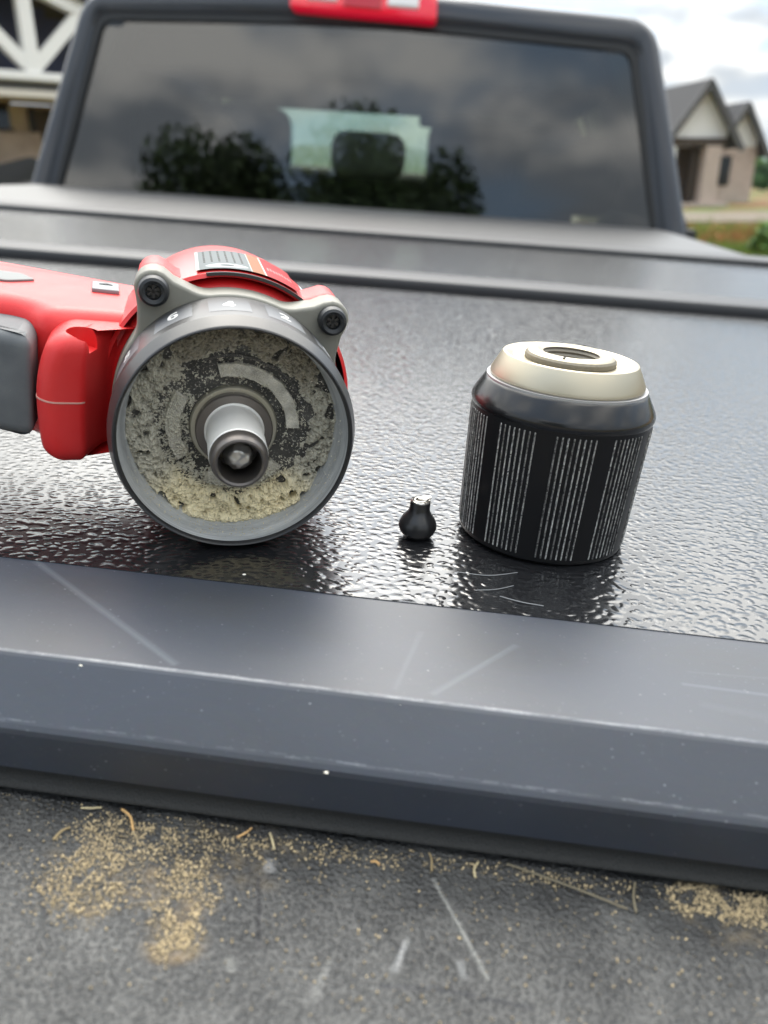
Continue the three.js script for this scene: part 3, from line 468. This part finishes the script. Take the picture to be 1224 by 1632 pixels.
// ------------------------------------------------------------------ keyless chuck standing on the cover (own axes in mm, y up)
const chuck = onTruck(thing('drill_chuck', 'black knurled keyless drill chuck with a champagne metal nose standing on the cover', 'drill chuck'), 0.0247, 0.0001, -0.1981, new THREE.Quaternion().setFromEuler(new THREE.Euler(0, 0.32, -1.6 * D2R, 'ZYX')));
{
  const K = (n, g, m, p, label) => { const o = mesh(n, Array.isArray(g) ? g.map(MM) : MM(g), m, p ?? chuck); if (label) o.userData.label = label; return o; };
  const black = phys({ color: lin(0.010, 0.010, 0.011), roughness: 0.3, ior: 1.5, specularIntensity: 0.35, bumpMap: withRepeat(fineH, 12, 4), bumpScale: 0.000006 });
  const bodyR = (y) => 21.75 + (22.55 - 21.75) * (y / 30);
  const sleeve = K('sleeve', lathe([[0.01, 0.3], [19.6, 0.0], [20.9, 0.2], [21.6, 0.9], [bodyR(1.8), 1.8], [bodyR(34.4), 34.4]], 200, 0.18), black);
  K('shoulder', lathe([[bodyR(34.4), 34.4], [22.85, 34.9], [22.98, 35.5], [22.9, 36.1], [22.6, 36.8], [22.0, 37.9], [21.1, 39.4], [20.4, 40.5], [20.0, 41.0], [19.4, 41.3], [17, 41.3]], 200, 0.5), phys({ color: lin(0.010, 0.010, 0.011), roughness: 0.2, ior: 1.5 }), sleeve);
  // knurling: ten groups of ridges, their crests worn to bare metal
  const wear = canvasTex(64, 1024, (c, w, h) => { const r = rng(31); c.fillStyle = 'rgb(128,128,129)'; c.fillRect(0, 0, w, h); for (let i = 0; i < 120; i++) { c.fillStyle = `rgba(20,20,21,${0.15 + 0.35 * r()})`; c.fillRect(0, r() * h, w, 2 + 14 * r() ** 2); } for (let i = 0; i < 1100; i++) { const v = 150 + 105 * r(); c.fillStyle = `rgba(${v},${v},${v * 0.98},${0.35 + 0.6 * r()})`; c.fillRect(r() * w, r() * h, 6 + 26 * r(), 2 + 16 * r() ** 2); } });
  const ridgeMats = [0, 1, 2, 3].map((k) => { const t = withRepeat(wear, 1, 0.6); t.offset.set(0, 0.23 * k); return std({ map: t, color: lin(0.45 + 0.18 * k, 0.45 + 0.18 * k, 0.45 + 0.18 * k), metalness: 0.5, roughness: 0.38 }); });
  const ridgeG = (() => { const g = new THREE.CapsuleGeometry(0.21, 31.0, 3, 8).scale(1, 1, 0.8); return MM(g); })();
  const lean = Math.atan((22.55 - 21.75) / 30);
  for (let gI = 0; gI < 10; gI++) for (let k = 0; k < 8; k++) {
    const th = (gI * 36 + 5.2 + (k + 0.5) * 3.3 - 32) * D2R, y = 17.7, r = bodyR(y) + 0.02;
    const m = new THREE.Mesh(ridgeG, ridgeMats[(gI * 3 + k * 5 + (k >> 1)) % 4]); m.name = 'knurl_ridge'; m.castShadow = m.receiveShadow = true;
    m.position.set((r * Math.sin(th)) / 1000, y / 1000, (r * Math.cos(th)) / 1000); m.rotation.set(lean, th, 0, 'YXZ'); sleeve.add(m);
  }
  const cream = std({ color: lin(0.50, 0.45, 0.345), metalness: 0.9, roughness: 0.36, bumpMap: withRepeat(fineH, 30, 4), bumpScale: 0.000008 });
  K('washer_line', lathe([[19.9, 40.6], [19.9, 41.6], [18, 41.6]], 120, 0.5), std({ color: lin(0.45, 0.45, 0.46), metalness: 0.7, roughness: 0.5 }));
  const nose = K('nose_ring', lathe([[18.4, 41.5], [18.9, 41.7], [19.15, 42.2], [19.05, 42.8], [16.9, 46.9], [16.65, 47.3], [16.2, 47.45], [15.4, 47.3], [14.2, 46.6], [11.2, 46.4]], 160, 0.45), cream, chuck, 'champagne satin metal nose ring');
  K('nose', lathe([[11.0, 46.0], [11.25, 47.0], [11.15, 47.6], [10.7, 48.1]], 120, 0.5), std({ map: fnTex(512, 64, (u, v) => { const k = 0.50 + 0.35 * tile(u, v, 60, 3, 2); return [k, k * 0.95, k * 0.84]; }, true), metalness: 0.5, roughness: 0.6 }), nose);
  K('nose_rim', lathe([[10.7, 48.1], [10.1, 48.6], [9.6, 48.75], [8.3, 48.75], [7.4, 48.25]], 120, 0.5), cream, nose);
  const bore = []; for (let i = 0; i <= 26; i++) bore.push([6.9 + (i % 2 ? 0.35 : 0), 48.25 - i * 0.55]); bore.push([0.01, 33.9]);
  K('bore', lathe([[7.4, 48.25], ...bore], 96, 0.3), std({ color: lin(0.30, 0.27, 0.22), metalness: 0.5, roughness: 0.6 }), nose);
  K('nick', [[9.6, -0.6], [10.2, 2.4]].map(([r, t]) => box(0.5, 0.35, 1.1).rotateY(t).translate(r * Math.sin(t), 48.7, r * Math.cos(t))), std({ color: lin(0.03, 0.03, 0.03), roughness: 0.7 }), nose);
}

// ------------------------------------------------------------------ small black bulb-shaped plug with a torn metal top
const plug = onTruck(thing('broken_plug', 'small black bulb shaped plug with a torn shiny metal top standing beside the chuck', 'broken plug'), -0.0076, 0, -0.1862, new THREE.Quaternion().setFromEuler(new THREE.Euler(0, 0, -0.03)));
{
  const K = (n, g, m, p) => mesh(n, Array.isArray(g) ? g.map(MM) : MM(g), m, p ?? plug);
  const g = lathe([[0.01, 0], [2.6, 0.05], [3.6, 0.5], [4.5, 1.6], [4.95, 3.0], [4.8, 4.2], [4.2, 5.4], [3.4, 6.4], [2.85, 7.2], [2.62, 8.0], [2.6, 9.6], [2.5, 9.9]], 64, 0.9), p = g.attributes.position;
  for (let i = 0; i < p.count; i++) { const x = p.getX(i), y = p.getY(i), z = p.getZ(i), f = 1 + 0.03 * N3(x * 0.5, y * 0.5, z * 0.5); p.setXYZ(i, x * f, y, z * f); }
  const body = mesh('body', MM(toCreasedNormals(g, 0.9)), phys({ color: lin(0.016, 0.016, 0.017), roughness: 0.3, ior: 1.5 }), plug);
  K('dent', new THREE.SphereGeometry(0.55, 16, 10).scale(1.3, 0.8, 0.5).translate(-1.8, 1.45, 3.85), phys({ color: lin(0.004, 0.004, 0.004), roughness: 0.1 }), body);
  const metal = std({ color: lin(0.62, 0.60, 0.56), metalness: 0.9, roughness: 0.3 });
  const ring = lathe([[2.5, 9.7], [2.6, 10.2], [2.35, 10.45], [2.1, 10.2], [2.0, 9.4], [0.01, 9.2]], 48, 0.4), rp = ring.attributes.position;
  for (let i = 0; i < rp.count; i++) { const x = rp.getX(i), y = rp.getY(i), z = rp.getZ(i); if (y > 9.8) rp.setY(i, y + 0.35 * N3(x * 0.9 + 4, z * 0.9, 2)); } ring.computeVertexNormals();
  const collar = K('torn_rim', toCreasedNormals(ring, 0.5), metal);
  const flap = new THREE.BoxGeometry(3.2, 0.35, 1.9, 8, 1, 5), fp = flap.attributes.position;
  for (let i = 0; i < fp.count; i++) { const x = fp.getX(i), y = fp.getY(i), z = fp.getZ(i), n = 0.5 * N3(x * 0.9, z * 0.9, 3.3); fp.setXYZ(i, x + 0.25 * N3(z * 1.3, 2, 1), y + n + 0.09 * x * x, z * (1 - 0.14 * x) + 0.3 * N3(x, 7, 2)); } flap.computeVertexNormals();
  K('metal_flap', toCreasedNormals(flap, 0.5).rotateZ(0.12).translate(1.05, 10.9, 0.3), metal, collar);
  K('thread_turn', new THREE.TorusGeometry(1.7, 0.28, 8, 40, 4.6).rotateX(Math.PI / 2).rotateZ(0.16).translate(0.2, 10.35, 0), metal, collar);
}

// ------------------------------------------------------------------ far ground cover, hills, trees, houses
{
  const hill = (name, label, x0, x1, z, h, depth, seed, mat) => {
    const n = 60, m = 10, g = new THREE.PlaneGeometry(1, 1, n, m), p = g.attributes.position;
    for (let i = 0; i < p.count; i++) { const f = p.getX(i) + 0.5, k = p.getY(i) + 0.5, x = x0 + (x1 - x0) * f, s = Math.sin(Math.PI * k); p.setXYZ(i, x, GY - 1 + h * s * (0.72 + 0.9 * fbm(f * 5 + seed, k * 2, seed, 4)), z - depth * k); }
    g.computeVertexNormals(); const o = mesh(name, g, mat); tag(o, null, null, null, 'structure'); return o;
  };
  const forest = std({ map: withRepeat(fnTex(256, 256, (u, v) => { const a = tile(u, v, 12, 3, 3); return [0.20 + 0.2 * a, 0.31 + 0.24 * a, 0.15 + 0.12 * a]; }, true), 30, 6), roughness: 1 });
  hill('hills', '', -1600, 1800, -620, 17, 500, 3.1, forest);
  hill('hills', '', -2600, 3200, -2300, 125, 1400, 8.7, forest);

  // leafy plants: trunk with limbs and a crown of leaf clumps
  const leafG = (() => { const g = new THREE.PlaneGeometry(1, 0.62, 2, 1), p = g.attributes.position; for (let i = 0; i < p.count; i++) { const x = p.getX(i); p.setZ(i, -0.5 * x * x); p.setY(i, p.getY(i) * (1 - 0.8 * Math.abs(x) ** 1.5)); } g.computeVertexNormals(); return g; })();
  const leafM = std({ color: 0xffffff, roughness: 0.75 }), barkM = std({ color: lin(0.09, 0.07, 0.055), roughness: 0.95 });
  function plant(name, label, cat, x, z, h, rad, crownLow, nLeaf, leaf, tint, seed, group) {
    const r = rng(seed), t = thing(name, label, cat, group); t.position.set(x, GY, z);
    const th = h * crownLow, parts = [new THREE.CylinderGeometry(rad * 0.05, rad * 0.1, h * 0.75, 8).translate(0, h * 0.375, 0)];
    for (let i = 0; i < 7; i++) { const a = r() * 6.28, y0 = th * (0.7 + 0.6 * r()); parts.push(bar([0, y0, 0], [Math.cos(a) * rad * 0.6, y0 + h * 0.22 * (0.6 + r()), Math.sin(a) * rad * 0.6], rad * 0.045, rad * 0.045)); }
    mesh('trunk', parts, barkM, t);
    const cr = new THREE.InstancedMesh(leafG, leafM, nLeaf); cr.name = 'crown'; cr.userData.kind = 'stuff'; cr.castShadow = cr.receiveShadow = true;
    const lobes = []; for (let i = 0; i < 16; i++) { const a = r() * 6.28, q = Math.sqrt(r()), yy = r(); lobes.push([Math.cos(a) * q * rad * 0.72 * (1 - 0.45 * yy), th + (h - th) * (0.12 + 0.72 * yy), Math.sin(a) * q * rad * 0.72 * (1 - 0.45 * yy), (0.28 + 0.24 * r()) * rad, 0.65 + 0.6 * r()]); }
    const m = new THREE.Matrix4(), q = new THREE.Quaternion(), e = new THREE.Euler(), c = new THREE.Color();
    for (let i = 0; i < nLeaf; i++) {
      const L = lobes[(r() * lobes.length) | 0], u = 2 * r() - 1, a = r() * 6.28, w = Math.sqrt(1 - u * u), R = L[3] * (0.55 + 0.5 * r()), s = leaf * (0.6 + 0.8 * r());
      q.setFromEuler(e.set(r() * 6.28, r() * 6.28, r() * 6.28)); m.compose(V3(L[0] + R * w * Math.cos(a), Math.min(h, L[1] + R * u * (h - th) / (2 * rad) * 1.1), L[2] + R * w * Math.sin(a)), q, V3(s, s, s)); cr.setMatrixAt(i, m);
      const v = L[4] * (0.7 + 0.6 * r()); cr.setColorAt(i, c.setRGB(tint[0] * v, tint[1] * v, tint[2] * v));
    }
    t.add(cr); return t;
  }
  // trees behind the viewer, seen only in the cab's rear window
  plant('tree', 'broad dark tree mirrored at the left of the rear window', 'tree', -7.1, 14.2, 9.8, 3.0, 0.22, 26000, 0.15, [0.05, 0.085, 0.03], 41, 'trees mirrored in the rear window');
  plant('tree', 'lower dark tree mirrored in the middle of the rear window behind the bright gap', 'tree', -4.6, 14.6, 9.8, 2.7, 0.2, 22000, 0.14, [0.06, 0.11, 0.035], 42, 'trees mirrored in the rear window');
  plant('tree', 'rounded dark tree mirrored in the rear window right of the headrest', 'tree', -2.5, 14.0, 9.2, 2.1, 0.2, 22000, 0.14, [0.05, 0.09, 0.032], 43, 'trees mirrored in the rear window');
  // shrubs and bushes on the right
  plant('shrub', 'dark green shrub standing in the field right of the far house', 'shrub', 33.2, -72, 2.7, 2.6, 0.1, 2200, 0.34, [0.045, 0.105, 0.03], 51, 'shrubs in the field');
  plant('shrub', 'wide green shrub at the edge of the photo right of the dark shrub', 'shrub', 38.5, -76, 3.3, 3.0, 0.1, 2200, 0.34, [0.07, 0.15, 0.035], 52, 'shrubs in the field');
  plant('shrub', 'pale green distant bushes above the dark shrub', 'shrub', 47, -104, 4.2, 6.0, 0.05, 2600, 0.5, [0.11, 0.20, 0.05], 53, 'shrubs in the field');
  plant('bush', 'tall fresh green bush at the right edge beside the truck', 'bush', 6.85, -14.2, 1.0, 0.6, 0.05, 2600, 0.10, [0.09, 0.19, 0.03], 54);

  // weeds on red soil beside the driveway
  const soil = mesh('soil', new THREE.PlaneGeometry(40, 15, 40, 20).rotateX(-Math.PI / 2).translate(25.5, GY + 0.012, -18), std({ map: withRepeat(fnTex(256, 256, (u, v) => { const a = tile(u, v, 5, 3, 4), k = sst(-0.12, 0.15, a); return [0.40 + 0.26 * k + 0.1 * a, 0.38 - 0.02 * k + 0.1 * a, 0.16 + 0.08 * k]; }, true), 9, 4), roughness: 1 })); tag(soil, null, null, null, 'structure');
  {
    const r = rng(61), n = 16000, blade = new THREE.ConeGeometry(0.014, 1, 4, 2).translate(0, 0.5, 0), w = new THREE.InstancedMesh(blade, std({ roughness: 0.8 }), n); w.name = 'weeds';
    const m = new THREE.Matrix4(), q = new THREE.Quaternion(), e = new THREE.Euler(), c = new THREE.Color();
    for (let i = 0; i < n; i++) {
      const z = -10.6 - 13 * r() ** 1.4, x = 5.6 + r() * (9.5 + 0.25 * (-z - 10)), k = N3(x * 0.35, z * 0.35, 2.2), red = sst(0.16, 0.36, N3(x * 0.5 + 9, z * 0.5, 7.7)), hh = (0.16 + 0.3 * r()) * (0.6 + sst(-0.3, 0.4, k));
      q.setFromEuler(e.set((r() - 0.5) * 0.9, r() * 6.28, (r() - 0.5) * 0.9)); m.compose(V3(x, GY + 0.01, z), q, V3(1, hh, 1)); w.setMatrixAt(i, m);
      const v = 0.6 + 0.7 * r(); c.setRGB((0.12 + 0.16 * red) * v, (0.20 - 0.09 * red) * v, (0.025 + 0.01 * red) * v); w.setColorAt(i, c);
    }
    w.castShadow = w.receiveShadow = true; scene.add(w); tag(w, 'green and rusty weeds on red soil beyond the right side of the truck', 'weeds', null, 'stuff');
  }

  // houses
  const white = std({ color: lin(0.84, 0.84, 0.81), roughness: 0.7 }), navy = std({ color: lin(0.075, 0.085, 0.14), roughness: 0.7 }), beige = std({ color: lin(0.52, 0.42, 0.29), roughness: 0.85 }), charcoal = std({ color: lin(0.05, 0.05, 0.054), roughness: 0.9 }), brown = std({ color: lin(0.07, 0.052, 0.038), roughness: 0.85 }), darkGlass = phys({ color: lin(0.01, 0.012, 0.01), roughness: 0.1 });
  const stone = std({ map: fnTex(256, 256, (u, v) => { const a = tile(u, v, 8, 5, 4); return [0.74 + 0.2 * a, 0.67 + 0.2 * a, 0.62 + 0.2 * a]; }, true), roughness: 0.9 });
  const gapRakeM = std({ color: lin(0.10, 0.10, 0.095), roughness: 0.6 });
  // left: porch gable with an open truss in front of navy boards
  {
    const h = thing('left_house', 'house with navy boards behind a white open timber truss, left of the truck', 'house'); h.position.set(-3.91, GY, -10); h.rotation.y = 41 * D2R;
    const K = (n, g, m, p, label) => { const o = mesh(n, g, m, p ?? h); if (label) o.userData.label = label; return o; };
    const wall = K('gable_wall', slab([[-2.6, 2.3], [2.6, 2.3], [0, 3.2]], 0.12, 0).translate(0, 0, -0.72), navy);
    for (let i = 0; i < 9; i++) { const y = 2.33 + i * 0.1, w = 2 * (2.55 - (y - 2.3) * 2.85); if (w > 0.2) K('siding_board', box(w, 0.11, 0.022).rotateX(-0.09).translate(0, y + 0.05, -0.645), navy, wall); }
    K('tie_beam', rbox(5.3, 0.085, 0.16, 0.01, 0, 2.352, 0), white);
    K('king_post', rbox(0.15, 0.80, 0.13, 0.01, 0, 2.79, 0), white);
    for (const s of [-1, 1]) { K('brace', bar([0.03 * s, 2.44, 0], [0.62 * s, 3.02, 0], 0.125, 0.12), white); K('rake_board', bar([0, 3.27, 0.0], [2.75 * s, 2.34, 0.0], 0.15, 0.14), white); K('roof_slope', slab([[0, 3.40], [2.95 * s, 2.40], [2.95 * s, 2.31], [0, 3.31]].map((p) => [p[0], p[1]]), 6.2, 0).translate(0, 0.03, -2.98), charcoal); K('post', rbox(0.2, 2.3, 0.2, 0.01, 2.42 * s, 1.15, 0), white); }
    K('shadow_gap', box(5.2, 0.09, 0.14, 0, 2.262, -0.10), gapRakeM);  // dark strip standing for the shadow gap under the beam
    K('fascia', rbox(5.2, 0.075, 0.14, 0.008, 0, 2.178, -0.03), std({ color: lin(0.66, 0.62, 0.54), roughness: 0.7 }));
    K('porch_ceiling', box(5.2, 0.05, 1.2, 0, 2.2, -0.68), beige);
    K('porch_wall', box(6, 2.16, 0.12, 0, 1.08, -1.3), beige);
    K('stone_base', rbox(2.1, 1.84, 0.1, 0.01, -0.66, 0.92, -1.18), stone);
    const win = K('window', box(0.62, 0.3, 0.06, -0.26, 2.0, -1.21), darkGlass); K('window_frame', [box(0.7, 0.05, 0.05, -0.26, 2.165, -1.2), box(0.7, 0.05, 0.05, -0.26, 1.85, -1.2)], brown, win);
    const door = K('door', box(0.85, 2.1, 0.06, 0.78, 1.06, -1.21), brown); K('door_frame', [box(0.06, 2.12, 0.06, 0.33, 1.06, -1.2), box(0.06, 2.12, 0.06, 1.23, 1.06, -1.2)], blackTrim, door);
    const lw = mesh('low_slab', slab(rpoly([[-1.9, 0], [-1.9, 1.42], [-0.5, 1.45], [-0.12, 1.54], [-0.05, 1.5], [-0.06, 0]], 0.03), 0.18, 0.01), blackTrim); lw.position.set(-3.91, GY, -10); lw.rotation.y = 41 * D2R; lw.translateZ(-0.15); tag(lw, 'low black slab in front of the left house porch', 'low wall');  // plain black slab filling the dark area below the porch
  }
  // right: two white gabled houses one behind the other
  function gable(label, x, z, ry, hw, eave, apex, depth, build) {
    const h = thing('gabled_house', label, 'house', 'gabled houses right of the truck'); h.position.set(x, GY, z); h.rotation.y = ry;
    const K = (n, g, m, p) => mesh(n, g, m, p ?? h);
    const sl = (apex - eave) / hw, o = 0.32;
    K('gable_wall', slab([[-hw + 0.25, eave], [hw - 0.25, eave], [hw - 0.25, eave + 0.22 * sl], [0, apex - 0.12], [-hw + 0.25, eave + 0.22 * sl]], 0.2, 0).translate(0, 0, -0.12), white);
    for (const s of [-1, 1]) {
      K('roof_slope', slab([[0, apex + 0.12], [s * (hw + o), eave - o * sl + 0.12], [s * (hw + o), eave - o * sl - 0.02], [0, apex - 0.05]], depth, 0).translate(0, 0, -depth / 2 + 0.55), charcoal);
      K('rake_board', bar([s * 0.02, apex - 0.08, 0.5], [s * (hw + o), eave - o * sl - 0.10, 0.5], 0.26, 0.09), gapRakeM);
    }
    K('side_wall', [box(0.2, eave, depth - 0.8, -hw + 0.3, eave / 2, -depth / 2)], white); K('side_wall', [box(0.2, eave, depth - 0.8, hw - 0.3, eave / 2, -depth / 2)], white);
    build(K, h); return h;
  }
  gable('white gabled house with a dark porch and stone pillar, nearer the truck cab', 14.45, -40, 0.12, 1.62, 2.95, 5.2, 9, (K) => {
    K('porch_beam', rbox(2.6, 0.34, 0.3, 0.01, 0.02, 2.76, 0.02), brown); K('porch_back', box(2.7, 2.6, 0.1, 0, 1.3, -1.7), std({ color: lin(0.15, 0.115, 0.085), roughness: 0.9 }));
    K('porch_post', rbox(0.24, 2.6, 0.24, 0.01, 0.08, 1.3, -0.4), brown); K('stone_pillar', rbox(0.75, 2.6, 0.6, 0.02, 0.72, 1.3, -0.05), stone); K('corner_wall', rbox(0.34, 2.62, 0.3, 0.01, -1.2, 1.31, -0.05), white); K('porch_floor', box(3.2, 0.16, 2.4, 0, 0.08, -0.6), stone);
  });
  gable('smaller white gabled house with stone walls behind the porch house', 18.75, -46, 0.12, 1.3, 2.75, 4.75, 9, (K) => {
    K('stone_wall', box(2.2, 2.74, 0.2, 0.05, 1.37, -0.14), stone); const w = K('window', box(0.62, 1.4, 0.08, -0.55, 1.55, -0.02), darkGlass); K('window_frame', [box(0.72, 0.07, 0.06, -0.55, 2.29, 0.0)], brown, w);
  });
}

// ------------------------------------------------------------------ crumbs, straw and sand on the truck's rear edge
{
  const crumbM = std({ color: lin(0.78, 0.74, 0.64), roughness: 0.8 });
  const crumb = (label, x, y, z, s, seed, group = 'pale crumbs on the cover') => { const g = new THREE.IcosahedronGeometry(1, 2), p = g.attributes.position; for (let i = 0; i < p.count; i++) { const a = p.getX(i), b = p.getY(i), c = p.getZ(i), f = 1 + 0.5 * N3(a * 1.3 + seed, b * 1.3, c * 1.3); p.setXYZ(i, a * f * 1.5, b * f * 0.5, c * f); } g.computeVertexNormals(); g.scale(s, s, s); const o = onTruck(tag(mesh('crumb', g, crumbM), label, 'crumb', group), x, y + s * 0.6, z); return o; };
  crumb('pale crumb on the rail edge left of the long scratch', -0.0648, -0.0012, -0.1165, 0.00030, 3);
  crumb('pale crumb on the middle of the front rail edge', -0.0050, -0.0012, -0.1166, 0.00028, 7);
  crumb('pale crumb on the rail edge right of the short scuff', 0.0188, -0.0012, -0.1166, 0.00026, 11);
  crumb('pale crumb on the wet looking panel below the drill nose', -0.0448, 0.0, -0.1555, 0.00026, 15);
  crumb('pale chip on the lower edge of the sloping rail face', -0.0165, -0.0105, -0.1072, 0.00026, 19);
  // lint on the glossy panel
  const lintM = std({ color: lin(0.28, 0.29, 0.3), roughness: 0.6 });
  [['pale lint fibre on the panel just left of the chuck base', [0.0035, -0.1681], [0.0110, -0.1679], [0.0180, -0.1712], 0.00009], ['short lint fibre between the chuck base and the front rail', [0.0080, -0.1601], [0.0125, -0.1613], [0.0168, -0.1643], 0.00008], ['pale scratchy lint strand nearest the front rail below the chuck', [0.0135, -0.1585], [0.0185, -0.1567], [0.0232, -0.1563], 0.00010]].forEach(([label, a, b, c, r]) => { onTruck(tag(mesh('lint_fibre', tube([[a[0] - b[0], 0.0001, a[1] - b[1]], [0, 0.0002, 0], [c[0] - b[0], 0.0001, c[1] - b[1]]], r, 10, 5), lintM), label, 'lint fibre', 'lint on the glossy panel'), b[0], 0.0001, b[1]); });
  // dry straw
  const strawM = [srgb(205, 165, 110), srgb(150, 132, 96), srgb(190, 176, 140), srgb(120, 112, 92)].map((c) => std({ color: c, roughness: 0.8 }));
  const straws = [
    ['orange straw fragment on the tailgate edge with one end under the rail', -0.0545, -0.1068, -0.0504, -0.1023, 0], ['short tan straw lying left of the orange straw', -0.0632, -0.0979, -0.0617, -0.1011, 1], ['flat straw bit tucked against the seal left of the orange straw', -0.0619, -0.1058, -0.0583, -0.1066, 2],
    ['tan straw slanting against the seal left of the middle', -0.0318, -0.1040, -0.0298, -0.1066, 0], ['pale straw against the seal near the middle', -0.0262, -0.1060, -0.0245, -0.1025, 2], ['short orange straw bit in the middle of the tailgate edge', -0.0072, -0.1028, -0.0056, -0.1024, 0],
    ['thin upright straw right of the middle', 0.0036, -0.1026, 0.0029, -0.1065, 1], ['thin pale straw right of the upright straw', 0.0117, -0.1060, 0.0112, -0.1025, 2], ['long grey straw slanting below the seal on the right', 0.0168, -0.1065, 0.0370, -0.1004, 3], ['thin grey straw below the seal left of the right sand patch', 0.0392, -0.1062, 0.0383, -0.1000, 3],
  ];
  straws.forEach(([label, x0, z0, x1, z1, k], i) => { const r = rng(300 + i), mx = (x0 + x1) / 2 + (r() - 0.5) * 0.001, mz = (z0 + z1) / 2 + (r() - 0.5) * 0.001, g = tube([[x0 - mx, 0.0001, z0 - mz], [0, 0.0005, 0], [x1 - mx, 0.0001, z1 - mz]], 0.00016 + 0.00008 * r(), 10, 6); onTruck(tag(mesh('straw', g, strawM[k]), label, 'straw', 'dry straw on the tailgate edge'), mx, -0.0251, mz); });
  // fine sand in patches on the tailgate cap
  const r = rng(91), n = 8000, g = new THREE.IcosahedronGeometry(1, 0), sand = new THREE.InstancedMesh(g, std({ roughness: 0.9 }), n); sand.name = 'sand';
  const m = new THREE.Matrix4(), q = new THREE.Quaternion(), e = new THREE.Euler(), c = new THREE.Color();
  const spots = [[-0.0535, -0.0905, 0.0085, 0.0075, 1], [-0.052, -0.1, 0.010, 0.005, 0.8], [-0.0375, -0.0925, 0.0065, 0.0065, 0.7], [-0.0355, -0.0835, 0.0035, 0.0045, 0.45], [-0.033, -0.1025, 0.016, 0.0028, 0.4], [-0.012, -0.1035, 0.014, 0.002, 0.15], [0.0515, -0.1045, 0.0065, 0.004, 1], [0.020, -0.1045, 0.018, 0.0018, 0.12], [0.060, -0.104, 0.005, 0.004, 0.5]];
  let i = 0;
  while (i < n) {
    const s = spots[(r() * spots.length) | 0], a = r() * 6.283, d = Math.sqrt(r()) * (0.7 + 0.6 * r()), far = r() < 0.12;
    const x = far ? -0.11 + 0.2 * r() : s[0] + s[2] * d * Math.cos(a), z = far ? -0.1068 + 0.034 * r() ** 1.6 : s[1] + s[3] * d * Math.sin(a);
    if (!far && (r() > s[4] || N3(x * 300, 3.3, z * 300) < -0.45 + 0.3 * d)) { if (r() < 0.97) continue; }
    if (z < -0.1085 || z > -0.06) continue;
    const k = 0.00006 + 0.00017 * r() ** 2; q.setFromEuler(e.set(r() * 6, r() * 6, r() * 6)); m.compose(V3(x, -0.0253 + k * 0.5, z), q, V3(k * 1.25, k * 0.8, k)); sand.setMatrixAt(i, m);
    const v = 0.55 + 0.6 * r(); sand.setColorAt(i, c.setRGB(0.52 * v, 0.415 * v, 0.25 * v)); i++;
  }
  sand.castShadow = sand.receiveShadow = true; scene.add(sand); sand.quaternion.copy(QT); tag(sand, 'yellow sand and sawdust scattered in patches on the tailgate edge', 'sand', null, 'stuff');
}

renderer.render(scene, camera);
